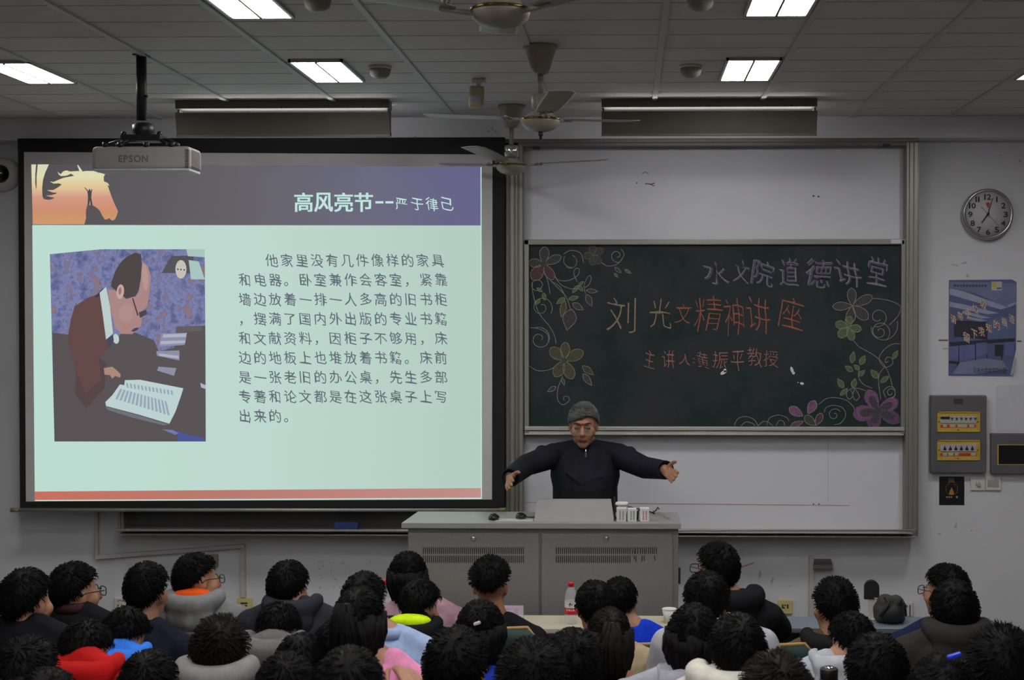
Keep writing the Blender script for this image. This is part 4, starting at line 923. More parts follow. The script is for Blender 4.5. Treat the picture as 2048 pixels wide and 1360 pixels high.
def glasses(c, Rm, s, parent, m, low=0., lens=True, thick=.0022, w=.026, hgt=.019, tilt=0.):
    g = MB(); T = lambda x, y, z: c+Rm @ Vector((x*s, y*s, z*s)); z0 = .0-low; yf = .112
    ring = lambda cx: [T(cx+w*math.copysign(abs(math.cos(a))**.6, math.cos(a)), yf-abs(cx)*.25, z0+hgt*math.copysign(abs(math.sin(a))**.7, math.sin(a))) for a in [2*PI*i/20 for i in range(21)]]
    for sg in (-1, 1): g.tube(ring(sg*.034), thick*s, 6); g.tube([T(sg*.062, yf-.016, z0+.006), T(sg*.074, yf-.04, z0+.008), T(sg*.08, .0, .008), T(sg*.08, -.02, -.006)], thick*s, 6)
    g.tube([T(-.01, yf-.004, z0+.004), T(0, yf, z0+.008), T(.01, yf-.004, z0+.004)], thick*s, 6)
    go = g.build('glasses', m, parent)
    if lens:
        q = MB()
        for sg in (-1, 1):
            r = ring(sg*.034)[:-1]; q.prism(r, Rm @ Vector((0, .001, 0)))
        q.build('lens', LENS, go)
    return go
def hand_prims(mb, w, d, n, s=1., curl=.35, thumb=1, spread=.1, sep=1.0):
    """five-fingered hand: w wrist, d pointing direction, n out of the back of the hand"""
    d = Vector(d).normalized(); n = Vector(n); n = (n-d*n.dot(d)).normalized(); x = d.cross(n)*thumb
    P_ = lambda a, b, c_: w+d*a*s+x*b*s+n*c_*s
    mb.cap(w-d*.03*s, P_(.015, 0, 0), .027*s, .026*s)
    for k in (-1.2, -.4, .4, 1.2): mb.cap(P_(.01, k*.014, 0), P_(.082, k*.0195, .003), .0155*s, .0115*s)
    for k, ln, rt in ((1.25, .066, .0094), (.42, .076, .0096), (-.42, .07, .0092), (-1.2, .055, .0082)):
        b = P_(.084, k*.0198*sep, .002); v = (d+x*spread*k*.6-n*curl*.3).normalized(); p1 = b+v*ln*.48*s
        v2 = (d+x*spread*k*.5-n*curl*1.0).normalized(); p2 = p1+v2*ln*.3*s; v3 = (d+x*spread*k*.4-n*curl*1.7).normalized(); p3 = p2+v3*ln*.24*s
        mb.cap(b-v*.012*s, p1, rt*1.06*s, rt*s); mb.cap(p1, p2, rt*s, rt*.93*s); mb.cap(p2, p3, rt*.93*s, rt*.8*s)
    b = P_(.018, .02, -.004); p1 = b+(d*.6+x*.8-n*.2).normalized()*.04*s; p2 = p1+(d*.85+x*.55-n*.2).normalized()*.032*s; p3 = p2+(d*.95+x*.3-n*.2).normalized()*.022*s
    mb.cap(b, p1, .015*s, .0115*s); mb.cap(p1, p2, .0115*s, .0105*s); mb.cap(p2, p3, .0105*s, .0085*s)
CLOTH = {}
def cloth(c):
    k = tuple(c)
    if k not in CLOTH: CLOTH[k] = mat('cloth_%02x%02x%02x' % k, L(*c), .85, var=.14, scale=22, bump=.35, spec=.15)
    return CLOTH[k]

# lecture seats: one behind each seated person, some empty
SEATG = mat('seat_green', L(34, 62, 58), .6, var=.08); EDGE = mat('seat_edge', L(176, 140, 84), .5, var=.1)
def seat(x, y, label, top=.30):
    t = thing('lecture_chair', (x, y, 0), label, 'seat', 'dark green lecture chairs')
    b = MB(); pts = []
    def panel(u, v):   # curved back panel with rounded top corners
        zz = .5+top*v; dx = u*(.215 if v < .8 else .215-.05*((v-.8)/.2)**2.4*1.2); return Vector((x+dx, y-.275-.03*v+.03*u*u, zz))
    nu, nv = 10, 8; vs = []; fs = []
    for sd in (0, 1):
        for j in range(nv+1):
            for i in range(nu+1): vs.append(panel(-1+2*i/nu, j/nv)+Vector((0, -.014*sd, 0)))
    q = (nu+1)*(nv+1); ix = lambda sd, i, j: sd*q+j*(nu+1)+i
    for j in range(nv):
        for i in range(nu):
            for sd in (0, 1): fs.append((ix(sd, i, j), ix(sd, i+1, j), ix(sd, i+1, j+1), ix(sd, i, j+1)))
    for j in range(nv):
        for i in (0, nu): fs.append((ix(0, i, j), ix(0, i, j+1), ix(1, i, j+1), ix(1, i, j)))
    for i in range(nu): fs.append((ix(0, i, 0), ix(0, i+1, 0), ix(1, i+1, 0), ix(1, i, 0))); fs.append((ix(0, i, nv), ix(0, i+1, nv), ix(1, i+1, nv), ix(1, i, nv)))
    b.add(vs, fs, True); b.build('backrest', SEATG, t)
    e = MB(); e.tube([panel(-1, .55)+Vector((0, -.007, 0)), panel(-1, .8)+Vector((0, -.007, 0))]+[panel(-1+2*i/12, 1)+Vector((0, -.007, .004)) for i in range(13)]+[panel(1, .8)+Vector((0, -.007, 0)), panel(1, .55)+Vector((0, -.007, 0))], .008, 8); e.build('edge_trim', EDGE, t)
    MB().box((x-.2, y-.26, .40), (x+.2, y+.1, .425), .01).build('seat_pan', SEATG, t)
    f = MB().box((x-.03, y-.2, 0), (x+.03, y-.14, .41), .006).box((x-.09, y-.23, 0), (x+.09, y-.06, .02), .006)
    for sx in (-.12, .12): f.tube([(x+sx, y-.24, .4), (x+sx, y-.262, .5), (x+sx, y-.268, .58)], .012)
    f.build('pedestal', DARKM, t)

def person(pid, px, top, Y, label, col, w=None, sh=.27, yaw=0, bow=0, roll=0, hair='short', hm=None, spike=.08, tl=.022, n=900, long=0, hood=None, collar=None, lining=None, glass=False, dx=0, lean=.0, wide=1., thick=.016, sleeve=None, front=.5, ears=True, back=-.85, side=.02, skin=None, chair=True, shoulders=None, hands=True, lap=True, ctop=.3, touch_neck=False, hood_colour=None):
    """someone seated facing the boards, head top at that place in the room"""
    s = 1.0 if w is None else max(.9, min(1.07, M(w, Y)/.182))
    tp = P(px, top, Y); Rm = frame_of(R(yaw), R(bow), R(roll)); c = Vector((tp.x, Y, tp.z))
    o = Rm @ Vector((0, -.012, .02)); c = Vector((tp.x, Y, tp.z-(o.z+.092+thick)*s))
    yb = Y-lean-.06*math.sin(R(bow)); xb = tp.x+dx; shz = tp.z-sh
    loc = Vector((xb, yb, 0)); b = MB(); head_prims(b, c, Rm, s)
    nb = Vector((xb, yb-.035, shz+.03)); na = c+Rm @ Vector((0, -.03, -.055))*s; b.cap(na, nb, .053*s, .058)
    V = lambda x, y, z: Vector((xb+x, yb+y, z)); k = wide; X = Vector((1, 0, 0)); Yv = Vector((0, 1, 0))
    low = .455
    def trunk(g):
        return [(V(0, -.03, low), X*(.165*k+g), Yv*(.115+g)), (V(0, -.035, .55), X*(.17*k+g), Yv*(.118+g)), (V(0, -.035, (.55+shz)/2), X*(.165*k+g), Yv*(.115+g)), (V(0, -.035, shz-.12), X*(.178*k+g), Yv*(.112+g)), (V(0, -.038, shz-.04), X*(.155*k+g), Yv*(.09+g)), (V(0, -.038, shz+.015), X*(.085+g), Yv*(.068+g))]
    b.loft(trunk(0), 18)
    J = {}
    for sg in (-1, 1):
        sj = V(sg*.165*k, -.035, shz-.06); ej = V(sg*.215*k, .0, max(.66, shz-.3)) if lap else V(sg*.225*k, .09, max(.79, shz-.27)); wj = V(sg*.1, .2, .605) if lap else V(sg*.1, .31, .8)
        if touch_neck and sg > 0: ej = V(.27, .06, shz-.2); wj = V(.035, -.045, shz+.055)
        J[sg] = (sj, ej, wj); b.cap(sj, ej, .05, .042); b.cap(ej, wj, .04, .028)
        if touch_neck and sg > 0: hand_prims(b, wj, (.62, -.6, -.4), (.3, -.25, .9), .95, .2, 1, .3, 1.2)
        elif hands: hand_prims(b, wj+Vector((-sg*.012, .03, 0)), (-sg*.3, 1, -.05), (0, 0, 1), 1., .25, sg)
        hp = V(sg*.085, -.03, .51); kn = V(sg*.1, .3, .49); an = V(sg*.1, .26, .09)
        b.cap(hp, kn, .07, .05); b.cap(kn, an, .05, .036); b.cap(an, an+Vector((0, .12, -.04)), .034, .028)
    root = b.build('person', skin or SKIN, None, loc, voxel=.0058 if touch_neck else .0105); tag(root, label, 'person', 'students in the audience')
    # jacket
    j = MB(); j.loft(trunk(.018), 18); cm = cloth(col)
    for sg in (-1, 1):
        sj, ej, wj = J[sg]; j.cap(sj, ej, .072, .062); j.cap(ej, wj, .06, .044)
    j.cap(J[-1][0], J[1][0], .07)
    for sg in (-1, 1): j.cap(V(sg*.05, -.045, shz+.02), J[sg][0]+Vector((0, 0, .005)), .055, .062)
    if collar is not None or hood is None:
        j.loft([(V(0, -.04, shz-.02), X*.085, Yv*.08), (V(0, -.04, shz+.045), X*.07, Yv*.068)], 16)
    if bow > 15: j.cap(nb, nb.lerp(na, .75), .07, .066)
    jo = j.build('jacket', cm, root, voxel=.0105, smooth_it=5)
    if hood is not None:
        h = MB(); hr = hood if isinstance(hood, (int, float)) else .045
        pts = []
        for i in range(15):
            a = R(-40+260*i/14); pts.append(V(.098*math.cos(a)*1.08, -.045-.09*math.sin(a), shz+.05-.03*max(0, math.sin(a))))
        h.tube(pts, lambda u: hr*(.55+.5*math.sin(PI*u)), 10)
        h.sph(V(0, -.125, shz-.035), (.115, .05, .075)); h.sph(V(0, -.115, shz+.02), (.12, .055, .045)); h.cap(V(-.08, -.11, shz+.02), V(0, -.15, shz-.05), .035); h.cap(V(.08, -.11, shz+.02), V(0, -.15, shz-.05), .035)
        ho = h.build('hood', cloth(hood_colour) if hood_colour else cm, root, voxel=.01, smooth_it=14)
        if lining:
            q = MB(); q.sph(V(0, -.085, shz+.062), (.09, .055, .032)); q.sph(V(0, -.055, shz+.035), (.085, .065, .05)); q.build('hood_lining', cloth(lining), ho)
    if collar:
        q = MB(); q.loft([(V(0, -.04, shz+.03), X*.082, Yv*.078), (V(0, -.04, shz+.062), X*.073, Yv*.07), (V(0, -.04, shz+.066), X*.062, Yv*.06)], 18); q.build('collar', cloth(collar), root)
    tr = MB()
    for sg in (-1, 1):
        hp = V(sg*.085, -.03, .51); kn = V(sg*.1, .3, .49); an = V(sg*.1, .26, .1); tr.cap(hp, kn, .082, .064); tr.cap(kn, an, .064, .05)
    tr.build('trousers', TROU, root)
    for sg in (-1, 1): MB().cap(V(sg*.1, .25, .05), V(sg*.1, .37, .04), .045, .038).build('shoe', SHOE, root)
    make_hair(c, Rm, s, root, hm or HAIRM, hair, thick, spike, n, pid, long=long, tl=tl, front=front, back=back, side=side)
    if glass: glasses(c, Rm, s, root, mat('glasses_black', L(22, 22, 26), .3), lens=True)
    if chair: seat(xb, yb, 'green lecture chair holding the '+label.split(',')[0], ctop)
    return root, c, Rm, s, shz, V

# ------------------------------------------------------------------ the audience, row by row
R1, R2, R3, R4, R5 = 6.45, 5.75, 5.05, 4.35, 3.72
BLK = (24, 24, 28); NAVY = (28, 31, 46); CHAR = (46, 46, 54); GRY = (128, 128, 130); LGRY = (158, 158, 166)
# first row
person(2, 152, 1125, 6.4, 'person in black jacket and thin-framed glasses, second head from the left edge', BLK, wide=1.12, w=88, sh=.235, yaw=42, collar=(70, 40, 44), glass=True, lap=False)
person(3, 295, 1125, 5.95, 'person in plain navy jacket, next to the person with orange-lined hood', NAVY, w=86, sh=.29, yaw=8, collar=NAVY, side=.1, wide=.85)
person(4, 396, 1107, 6.5, 'person in grey hoodie with orange lining, in front of the trunking', GRY, wide=1.12, w=79, sh=.235, yaw=48, hood=.05, lining=(226, 84, 20), glass=True, side=.05, roll=5, lap=False)
person(11, 578, 1122, 6.4, 'person in charcoal hooded jacket, in front of the stained wall', CHAR, w=82, sh=.215, yaw=14, bow=8, hood=.045, wide=1.15, dx=.03, lap=False)
person(15, 816, 1104, 6.52, 'person in dusty pink shirt with shoulder-length hair, before the podium corner', (178, 140, 156), w=76, sh=.25, yaw=-4, long=.12, collar=(178, 140, 156), dx=.06, thick=.012)
person(21, 981, 1114, 6.5, 'person with tall flat-topped hair and bare ears, before the podium doors', BLK, w=80, sh=.31, yaw=4, thick=.02, spike=.6, tl=.014, ctop=.365, back=-.35, side=.25, dx=.03, skin=SKIN2)
person(27, 1240, 1155, 6.5, 'person in vivid blue jacket behind the red-capped bottle', (24, 62, 214), w=72, sh=.25, yaw=18, dx=.06, wide=1.05)
person(30, 1431, 1085, 6.5, 'tallest person in black hooded jacket with glasses, right of the podium', BLK, w=82, sh=.27, yaw=-38, hood=.06, glass=True, roll=-6, dx=.07, lap=False)
person(35, 1668, 1156, 6.35, 'person with spiky hair in khaki jacket with black checked hood', (92, 80, 54), w=86, sh=.29, yaw=-14, spike=.5, tl=.014, dx=-.02, hood=.045, hood_colour=(34, 33, 34), wide=1.1)
person(38, 1890, 1128, 6.5, 'person in navy sweater and glasses, beside the dark backpack', (30, 36, 68), w=80, sh=.3, yaw=-45, glass=True, dx=-.03, thick=.014)
# second row
person(1, 56, 1138, 5.8, 'person in black jacket with thick round hair, first head at the left edge', BLK, wide=1.12, w=95, sh=.24, yaw=22, thick=.017)
person(5, 250, 1216, 5.4, 'person in bright blue jacket with head bowed', (58, 126, 232), w=88, sh=.185, bow=34, yaw=16, hood=.035, back=-.8)
person(12, 556, 1206, 5.4, 'person in mid grey hoodie, head bowed behind the charcoal jacket', (112, 110, 112), w=84, sh=.17, bow=42, yaw=8, hood=.05, wide=1.1, back=-.8)
person(13, 730, 1145, 5.4, 'person in light blue shirt behind the pink ponytail wearer', (164, 186, 224), w=82, sh=.26, yaw=12, dx=.09, wide=1.15, collar=(164, 186, 224), lean=.0)
person(16, 842, 1159, 5.95, 'person in black jacket with neon yellow hood lining', (20, 20, 24), w=80, sh=.215, bow=22, yaw=24, hood=.04, lining=(206, 240, 24), dx=-.03, roll=6)
person(26, 1190, 1162, 5.9, 'person in olive collar and cream jacket, beside the red-capped bottle', (178, 162, 134), w=76, sh=.28, yaw=-8, collar=(128, 142, 58), wide=1.1, dx=.04)
person(31, 1414, 1143, 5.72, 'person in pale grey collared jacket below the tallest person', (176, 176, 182), wide=1.12, w=88, sh=.225, yaw=6, hood=.03, dx=.03, thick=.02)
person(36, 1702, 1225, 5.6, 'person in white and grey speckled jacket with head turned aside', (178, 180, 190), w=88, sh=.2, yaw=-30, bow=14, dx=-.05, hood=.03, wide=1.1)
person(39, 1908, 1161, 5.75, 'person in dark grey hoodie seated behind the navy sweater', (52, 50, 50), w=92, sh=.22, yaw=4, hood=.05, wide=1.15, thick=.02)
# third row
person(6, 172, 1242, 4.85, 'person in red jacket with head bowed at the left', (186, 24, 26), w=94, sh=.165, bow=38, yaw=22, dx=.03, wide=1.2, hood=.04, roll=8, back=-.8)
person(10, 442, 1234, 4.7, 'person with tousled brown hair, light grey hood', (134, 134, 136), w=108, sh=.2, yaw=-4, hm=HAIRB, spike=.4, tl=0.027, thick=.017, hood=.05, wide=1.05)
person(14, 720, 1176, 4.65, 'person with a low ponytail in pink top holding the neck', (240, 150, 196), w=90, sh=.28, yaw=10, hair='pony', long=.2, hm=HAIRM, thick=.012, dx=.08, spike=.05, touch_neck=True, wide=.85)
person(22, 962, 1201, 5.0, 'person with a white hair clip in blue and yellow jacket', (36, 62, 178), w=94, sh=.28, yaw=10, long=.13, thick=.014, spike=.1)
person(32, 1387, 1209, 4.8, 'person with bobbed hair in pale grey hoodie', (164, 164, 176), w=102, sh=.25, yaw=6, long=.13, thick=.016, spike=.1, dx=-.01, wide=1.3, hood=.02)
person(28, 1218, 1216, 5.35, 'person with a long ponytail over a black top', (26, 26, 28), w=88, sh=.33, yaw=-4, hair='pony', long=.21, thick=.012, spike=.05, hm=HAIRB, dx=.06)
# fourth row
person(7, 56, 1276, 4.3, 'person with smooth dark hair and black coat, low at the left edge', BLK, w=124, sh=.27, yaw=8, thick=.02, spike=.1, long=.1)
person(9, 300, 1301, 4.3, 'person in black beside the red jacket, with longer smooth hair', BLK, w=112, sh=.26, yaw=6, spike=.1, long=.1)
person(17, 604, 1268, 4.5, 'person in black with rounded hair, lower centre behind the grey hoodie', BLK, w=96, sh=.25, yaw=10, bow=15, wide=.85)
person(18, 672, 1243, 5.05, 'person in charcoal with head bowed, just under the pink ponytail wearer', CHAR, w=92, sh=.2, yaw=-10, bow=25, wide=.85)
person(23, 914, 1256, 4.35, 'person in black jacket with full hair and one ear showing, below the podium', BLK, w=128, sh=.27, yaw=10, thick=.017, tl=0.022)
person(25, 1146, 1259, 4.4, 'person in black with wavy hair, under the red-capped bottle', BLK, w=112, sh=.25, yaw=-6, spike=.3, tl=0.021)
person(33, 1472, 1229, 4.2, 'person in thick white hooded top with neat black hair', (206, 204, 194), w=112, sh=.205, yaw=-10, hood=.05, thick=.02, dx=-.01, wide=1.1)
person(37, 1752, 1269, 4.35, 'person in black with a grey neckband, in front of the dark backpack', BLK, w=124, sh=.25, yaw=3, collar=(120, 120, 126), thick=.017, side=.08)
person(40, 2002, 1256, 4.4, 'person with curly tousled hair, in black at the right edge', BLK, w=116, sh=.27, yaw=-4, spike=.5, tl=0.027, thick=.03)
# nearest row
person(8, 96, 1338, 3.72, 'person whose dark hair only just rises at the bottom left', BLK, w=118, sh=.28)
person(19, 572, 1307, 3.9, 'person with smooth black hair at the bottom edge, behind the grey hoodie', BLK, w=116, sh=.28, yaw=-6, spike=.15, wide=.85)
person(20, 700, 1296, 3.3, 'person with broad black hair at the bottom edge, behind the pink top', BLK, w=140, sh=.28, yaw=4, thick=.017)
person(24, 1062, 1281, 3.75, 'person with broad tousled black hair at the bottom edge, below the podium', BLK, w=138, sh=.28, yaw=-6, thick=.017, spike=.35, tl=0.024)
person(34, 1552, 1307, 3.65, 'person with loose dark brown hair at the bottom edge, behind the white hooded top', BLK, w=140, sh=.28, hm=HAIRB, spike=.35, tl=0.027, thick=.017)
person(41, 1884, 1310, 3.75, 'person with a blue hair clip at the bottom edge', BLK, w=138, sh=.28, spike=.1, long=.12)


def add_clip(label_part, px, py, Y, name, m, ln):
    """a small clip on the hair of the person whose label holds that phrase"""
    root = [o for o in COL.objects if o.name.startswith('person') and o.parent is None and label_part in o.get('label', '')][0]
    p = P(px, py, Y); MB().box(p+Vector((-ln, -.004, -.005)), p+Vector((ln, .01, .005)), .003, rot=Matrix.Rotation(R(-18), 3, 'Y')).build(name, m, root)
add_clip('white hair clip', 954, 1247, 4.885, 'hair_clip', WHITEP, .012)
add_clip('blue hair clip', 1909, 1312, 3.66, 'hair_clip', mat('clip_blue', L(30, 60, 230), .3), .018)

# ------------------------------------------------------------------ desks
LAM = mat('desk_laminate', L(196, 190, 168), .4, var=.04, scale=8); LAMB = mat('desk_bluegrey', L(112, 122, 134), .4, var=.05); DLEG = mat('desk_leg', L(70, 72, 74), .5, .3)
def desk(x0, x1, y0, y1, label, m=LAM, short=False):
    t = thing('lecture_desk', ((x0+x1)/2, (y0+y1)/2, 0), label, 'desk')
    MB().box((x0, y0, .722), (x1, y1, .75), .006).build('desktop', m, t)
    if not short: MB().box((x0+.04, y1-.03, .3), (x1-.04, y1-.012, .722)).build('front_panel', m, t)
    if not short: MB().box((x0+.05, y0+.03, .6), (x1-.05, y1-.035, .615)).build('book_shelf', m, t)
    n = max(2, int((x1-x0)/1.3)+1)
    for k in range(n):
        x = x0+.06+(x1-x0-.12)*k/(n-1); MB().box((x-.02, y0+.05, .02), (x+.02, y1-.03, .722)).box((x-.02, y0+.02, 0), (x+.02, y1-.01, .03)).build('leg', DLEG, t)
    return t
D0, D1 = 6.76, 7.06
desk(P(486, 1250, 6.9).x, P(1348, 1250, 6.9).x, D0, D1, 'long cream-topped front desk carrying the red-capped bottle before the podium')
desk(P(1508, 1245, 6.95).x, P(1990, 1245, 6.95).x, 6.8, 7.06, 'blue-grey topped front desk under the dark backpack', LAMB)
desk(P(786, 1290, 5.57).x, P(905, 1290, 5.57).x, 5.5, 5.66, 'short cream desk piece under the drinking jar of dark tea', short=True)
desk(P(1560, 1345, 4.9).x, P(1690, 1345, 4.9).x, 4.82, 4.98, 'short cream desk piece under the black vacuum flask', short=True)
for x, y, l in ((1522, 6.3, 'empty dark green lecture chair between the black hooded jacket and the khaki jacket'),):
    seat(P(x, 1250, y).x, y, l, .345)

# ------------------------------------------------------------------ things on the desks
WATER = bpy.data.materials.new('bottle_clear'); WATER.use_nodes = True; b = WATER.node_tree.nodes['Principled BSDF']
b.inputs['Base Color'].default_value = L(225, 230, 232); b.inputs['Roughness'].default_value = .08; b.inputs['Alpha'].default_value = .28; b.inputs['Specular IOR Level'].default_value = .9
def bottle(px, Y, zb, h, label):
    c = P(px, 1250, Y); c = Vector((c.x, Y, zb)); k = h/.21; t = thing('water_bottle', c, label, 'water bottle', 'water bottles on the front desk')
    q = lambda pr: [(r*k, z*k) for r, z in pr]
    MB().lathe(q([(0, .004), (.024, .0), (.031, .004), (.032, .02), (.030, .026), (.032, .034), (.030, .042), (.032, .05), (.031, .055), (.031, .12), (.0325, .126), (.032, .14), (.029, .158), (.021, .178), (.0135, .188), (.0125, .197)]), c, seg=28, closed=False).build('bottle_body', WATER, t)
    MB().lathe(q([(.0325, .053), (.0325, .0855)]), c, seg=28, closed=False).build('red_label', mat('label_red', L(206, 30, 40), .4), t)
    MB().lathe(q([(.0325, .0855), (.0325, .118)]), c, seg=28, closed=False).build('white_label', mat('label_white_b', L(226, 228, 226), .4), t)
    MB().lathe(q([(0, .212), (.0135, .211), (.0145, .206), (.0145, .19), (.013, .188)])[::-1], c, seg=20).build('cap', RED, t)
    o = MB(); yy = lambda x, z, e=.0007: Vector((c.x+x*k, c.y-math.sqrt(max(0, .0325**2-x*x))*k-e, c.z+z*k))
    o.flat([yy(x, z) for x, z in ((-.012, .1), (-.003, .114), (.001, .108), (.004, .1))]).flat([yy(x, z) for x, z in ((-.006, .1), (-.003, .1), (-.003, .094), (-.006, .094))]).flat([yy(x, z) for x, z in ((.004, .1), (.011, .099), (.007, .106))])
    o.build('green_mark', mat('mark_green', L(30, 80, 60), .5), t)
    o = MB()
    for i, ch in enumerate('农夫山泉'): put(o, ch, lambda x, z: yy(x, z), -.024+.0115*i, .081, -.0135+.0115*i, .0695, off=.02)
    o.flat([yy(x, z) for x, z in ((-.022, .062), (.02, .062), (.02, .0645), (-.022, .0645))]); o.build('lettering', mat('letter_white', L(232, 232, 230), .5), t, tri=True)
bottle(1142, 6.86, .75, P(1142, 1165, 6.86).z-.75, 'clear water bottle with red label and red cap standing on the front desk')
bottle(769, 6.9, .75, P(769, 1160, 6.9).z-.75, 'water bottle showing only its red cap behind the light blue shirt')
Y = 6.85; a = P(1000, 1215, Y); b_ = P(1046, 1215, Y); t = thing('name_card', ((a.x+b_.x)/2, Y, .75), 'pink name card in a clear stand on the front desk', 'name card')
o = MB().prism([(a.x, Y, .75), (b_.x-.008, Y, .75), (b_.x-.008, Y+.03, a.z), (a.x, Y+.03, a.z)], (0, .002, 0)); o.build('pink_card', mat('card_pink', L(226, 150, 196), .5), t)
o = MB().prism([(a.x-.004, Y-.004, .75), (b_.x, Y-.004, .75), (b_.x, Y+.027, a.z+.004), (a.x-.004, Y+.027, a.z+.004)], (0, .002, 0)).prism([(a.x-.004, Y+.07, .75), (b_.x, Y+.07, .75), (b_.x, Y+.034, a.z+.004), (a.x-.004, Y+.034, a.z+.004)], (0, .002, 0)); o.build('clear_stand', WATER, t)
o = MB(); f = lambda x, y: (lambda p, u: Vector((p.x, Y+.03*(p.z-.75)/(a.z-.75)-.0012, p.z)))(P(x, y, Y+.012), 0)
put(o, '主', f, 1026, 1220, 1038, 1230, off=0.0); o.flat([f(1004, 1219), f(1040, 1219), f(1040, 1219.8), f(1004, 1219.8)]); o.build('card_writing', mat('card_ink', L(90, 30, 110), .6), t, tri=True)
c = P(1347, 1240, 6.9); c = Vector((c.x-.02, 6.9, .75)); h = P(1347, 1218, 6.9).z-.75
t = thing('paper_cup', c, 'white paper cup on the right end of the front desk', 'cup')
MB().lathe([(0, .002), (.024, 0), (.034, h), (.032, h), (.022, .006), (0, .006)], c).build('cup_wall', mat('cup_white', L(214, 212, 204), .5), t); MB().lathe([(.033, h-.002), (.036, h), (.033, h+.003), (.031, h)], c).build('rim', mat('cup_rim', L(225, 224, 218), .4), t)
c = Vector((P(842, 1290, 5.57).x, 5.57, .75)); t = thing('drinking_jar', c, 'clear lidded drinking jar of dark tea behind the neon-lined hood', 'jar')
MB().lathe([(0, .004), (.026, 0), (.03, .006), (.03, .175), (.026, .185)], c, closed=False).build('jar_wall', WATER, t); MB().lathe([(0, .006), (.027, .006), (.027, .15), (0, .15)], c).build('tea', mat('tea_dark', L(22, 22, 22), .3), t)
MB().lathe([(0, .203), (.027, .202), (.029, .198), (.029, .178), (.026, .176)][::-1], c).build('lid', mat('lid_green', L(120, 150, 140), .4), t)
c = Vector((P(1658, 1345, 4.9).x, 4.9, .75)); h = P(1658, 1336, 4.9).z-.75; t = thing('vacuum_flask', c, 'black vacuum flask with a shiny top beside the white speckled jacket', 'flask')
MB().lathe([(0, 0), (.03, 0), (.032, .006), (.032, h-.04), (.03, h-.036)], c).build('flask_body', BLACK, t); MB().lathe([(.03, h-.036), (.031, h-.004), (.028, h), (.014, h)], c).build('cap', BLACK, t); MB().lathe([(.0, h), (.02, h), (.016, h+.005), (0, h+.006)], c).build('button', CHROME, t)
# backpack on the right front desk
Y = 6.92; BK = mat('pack_grey', L(54, 52, 52), .8, var=.2, scale=20, bump=.3); BKD = mat('pack_black', L(26, 26, 28), .7, var=.2, scale=20, bump=.3)
c = P(1780, 1250, Y); c = Vector((c.x, Y, .75)); t = thing('backpack', c, 'slumped grey and black backpack standing on the front desk', 'backpack'); hh = P(1780, 1190, Y).z-.75
o = MB(); o.sph(c+Vector((0, .03, hh*.42)), (.078, .075, hh*.45)); o.sph(c+Vector((-.018, .02, hh*.72)), (.042, .05, hh*.3)); o.sph(c+Vector((.034, .025, hh*.7)), (.036, .05, hh*.28)); o.box(c+Vector((-.07, -.03, .0)), c+Vector((.072, .09, hh*.35)), .03)
o.build('pack_body', BK, t, voxel=.008); o = MB(); o.sph(c+Vector((.004, -.035, hh*.36)), (.056, .035, hh*.34)); o.sph(c+Vector((.03, -.018, hh*.74)), (.026, .03, hh*.2)); o.build('front_pocket', BKD, t, voxel=.008)
o = MB(); o.tube([c+Vector((-.03, -.02, hh*.95)), c+Vector((-.012, -.05, hh*.82)), c+Vector((-.03, -.06, hh*.6)), c+Vector((-.06, -.05, hh*.3))], .007); o.build('strap', BKD, t); o = MB(); o.tube([c+Vector((.05, -.03, hh*.9)), c+Vector((.062, -.05, hh*.7)), c+Vector((.07, -.03, hh*.3))], .006); o.build('strap', BKD, t)
# rounded black head on a white post
Y = 6.98; c = P(1744, 1250, Y); c = Vector((c.x, Y, .75)); z0 = P(1744, 1199, Y).z; z1 = P(1744, 1161, Y).z; w = M(14.5, Y)
t = thing('desk_stand', c, 'rounded black pad on a slim white post, left of the backpack', 'stand')
o = MB(); n = 16; pts = [(c.x-w, Y, z0), (c.x+w, Y, z0)]+[(c.x+w*math.cos(PI*i/n), Y, z1-w+w*math.sin(PI*i/n)) for i in range(n+1)]
o.prism(pts, (0, .03, 0)); o.build('pad', mat('pad_black', L(26, 27, 32), .6), t)
MB().box((c.x-M(6.5, Y), Y+.004, .75), (c.x+M(6.5, Y), Y+.02, z0+.004), .003).box((c.x-.03, Y-.01, .75), (c.x+.03, Y+.04, .756), .002).build('post', WHITEP, t); MB().box((c.x+w*.3, Y-.002, z0+.002), (c.x+w*.75, Y+.002, z0+.009)).build('sticker', CREAMP, t)

# ------------------------------------------------------------------ the lecturer behind the podium
LYY = 7.86; SK = mat('skin_lecturer', L(160, 114, 90), .5, var=.1, scale=50); JK = mat('jacket_darknavy', L(25, 26, 36), .8, var=.2, scale=20, bump=.4, spec=.2)
pt = lambda x, y, Y=LYY: P(x, y, Y)
hc = pt(1167, 849, LYY-.05); Rm = frame_of(R(180+2), R(9)); s = .97
loc = Vector((pt(1170, 1000).x, LYY, STAGE_Z)); b = MB(); head_prims(b, hc, Rm, s, True)
shz = pt(1170, 893).z; bx = loc.x; V = lambda x, y, z: Vector((bx+x, LYY+y, z)); X = Vector((1, 0, 0)); Yv = Vector((0, 1, 0))
b.cap(hc+Rm @ Vector((0, -.03, -.05)), V(.0, .045, shz-.0), .055, .06)
hip = STAGE_Z+.88
def trunk(g): return [(V(0, .02, hip-.06), X*(.155+g), Yv*(.11+g)), (V(0, .02, hip+.06), X*(.16+g), Yv*(.12+g)), (V(0, .015, (hip+shz)/2+.02), X*(.158+g), Yv*(.118+g)), (V(0, .02, shz-.16), X*(.172+g), Yv*(.112+g)), (V(0, .03, shz-.06), X*(.165+g), Yv*(.092+g)), (V(0, .04, shz+.0), X*(.09+g), Yv*(.07+g))]
b.loft(trunk(0), 20)
arms = []
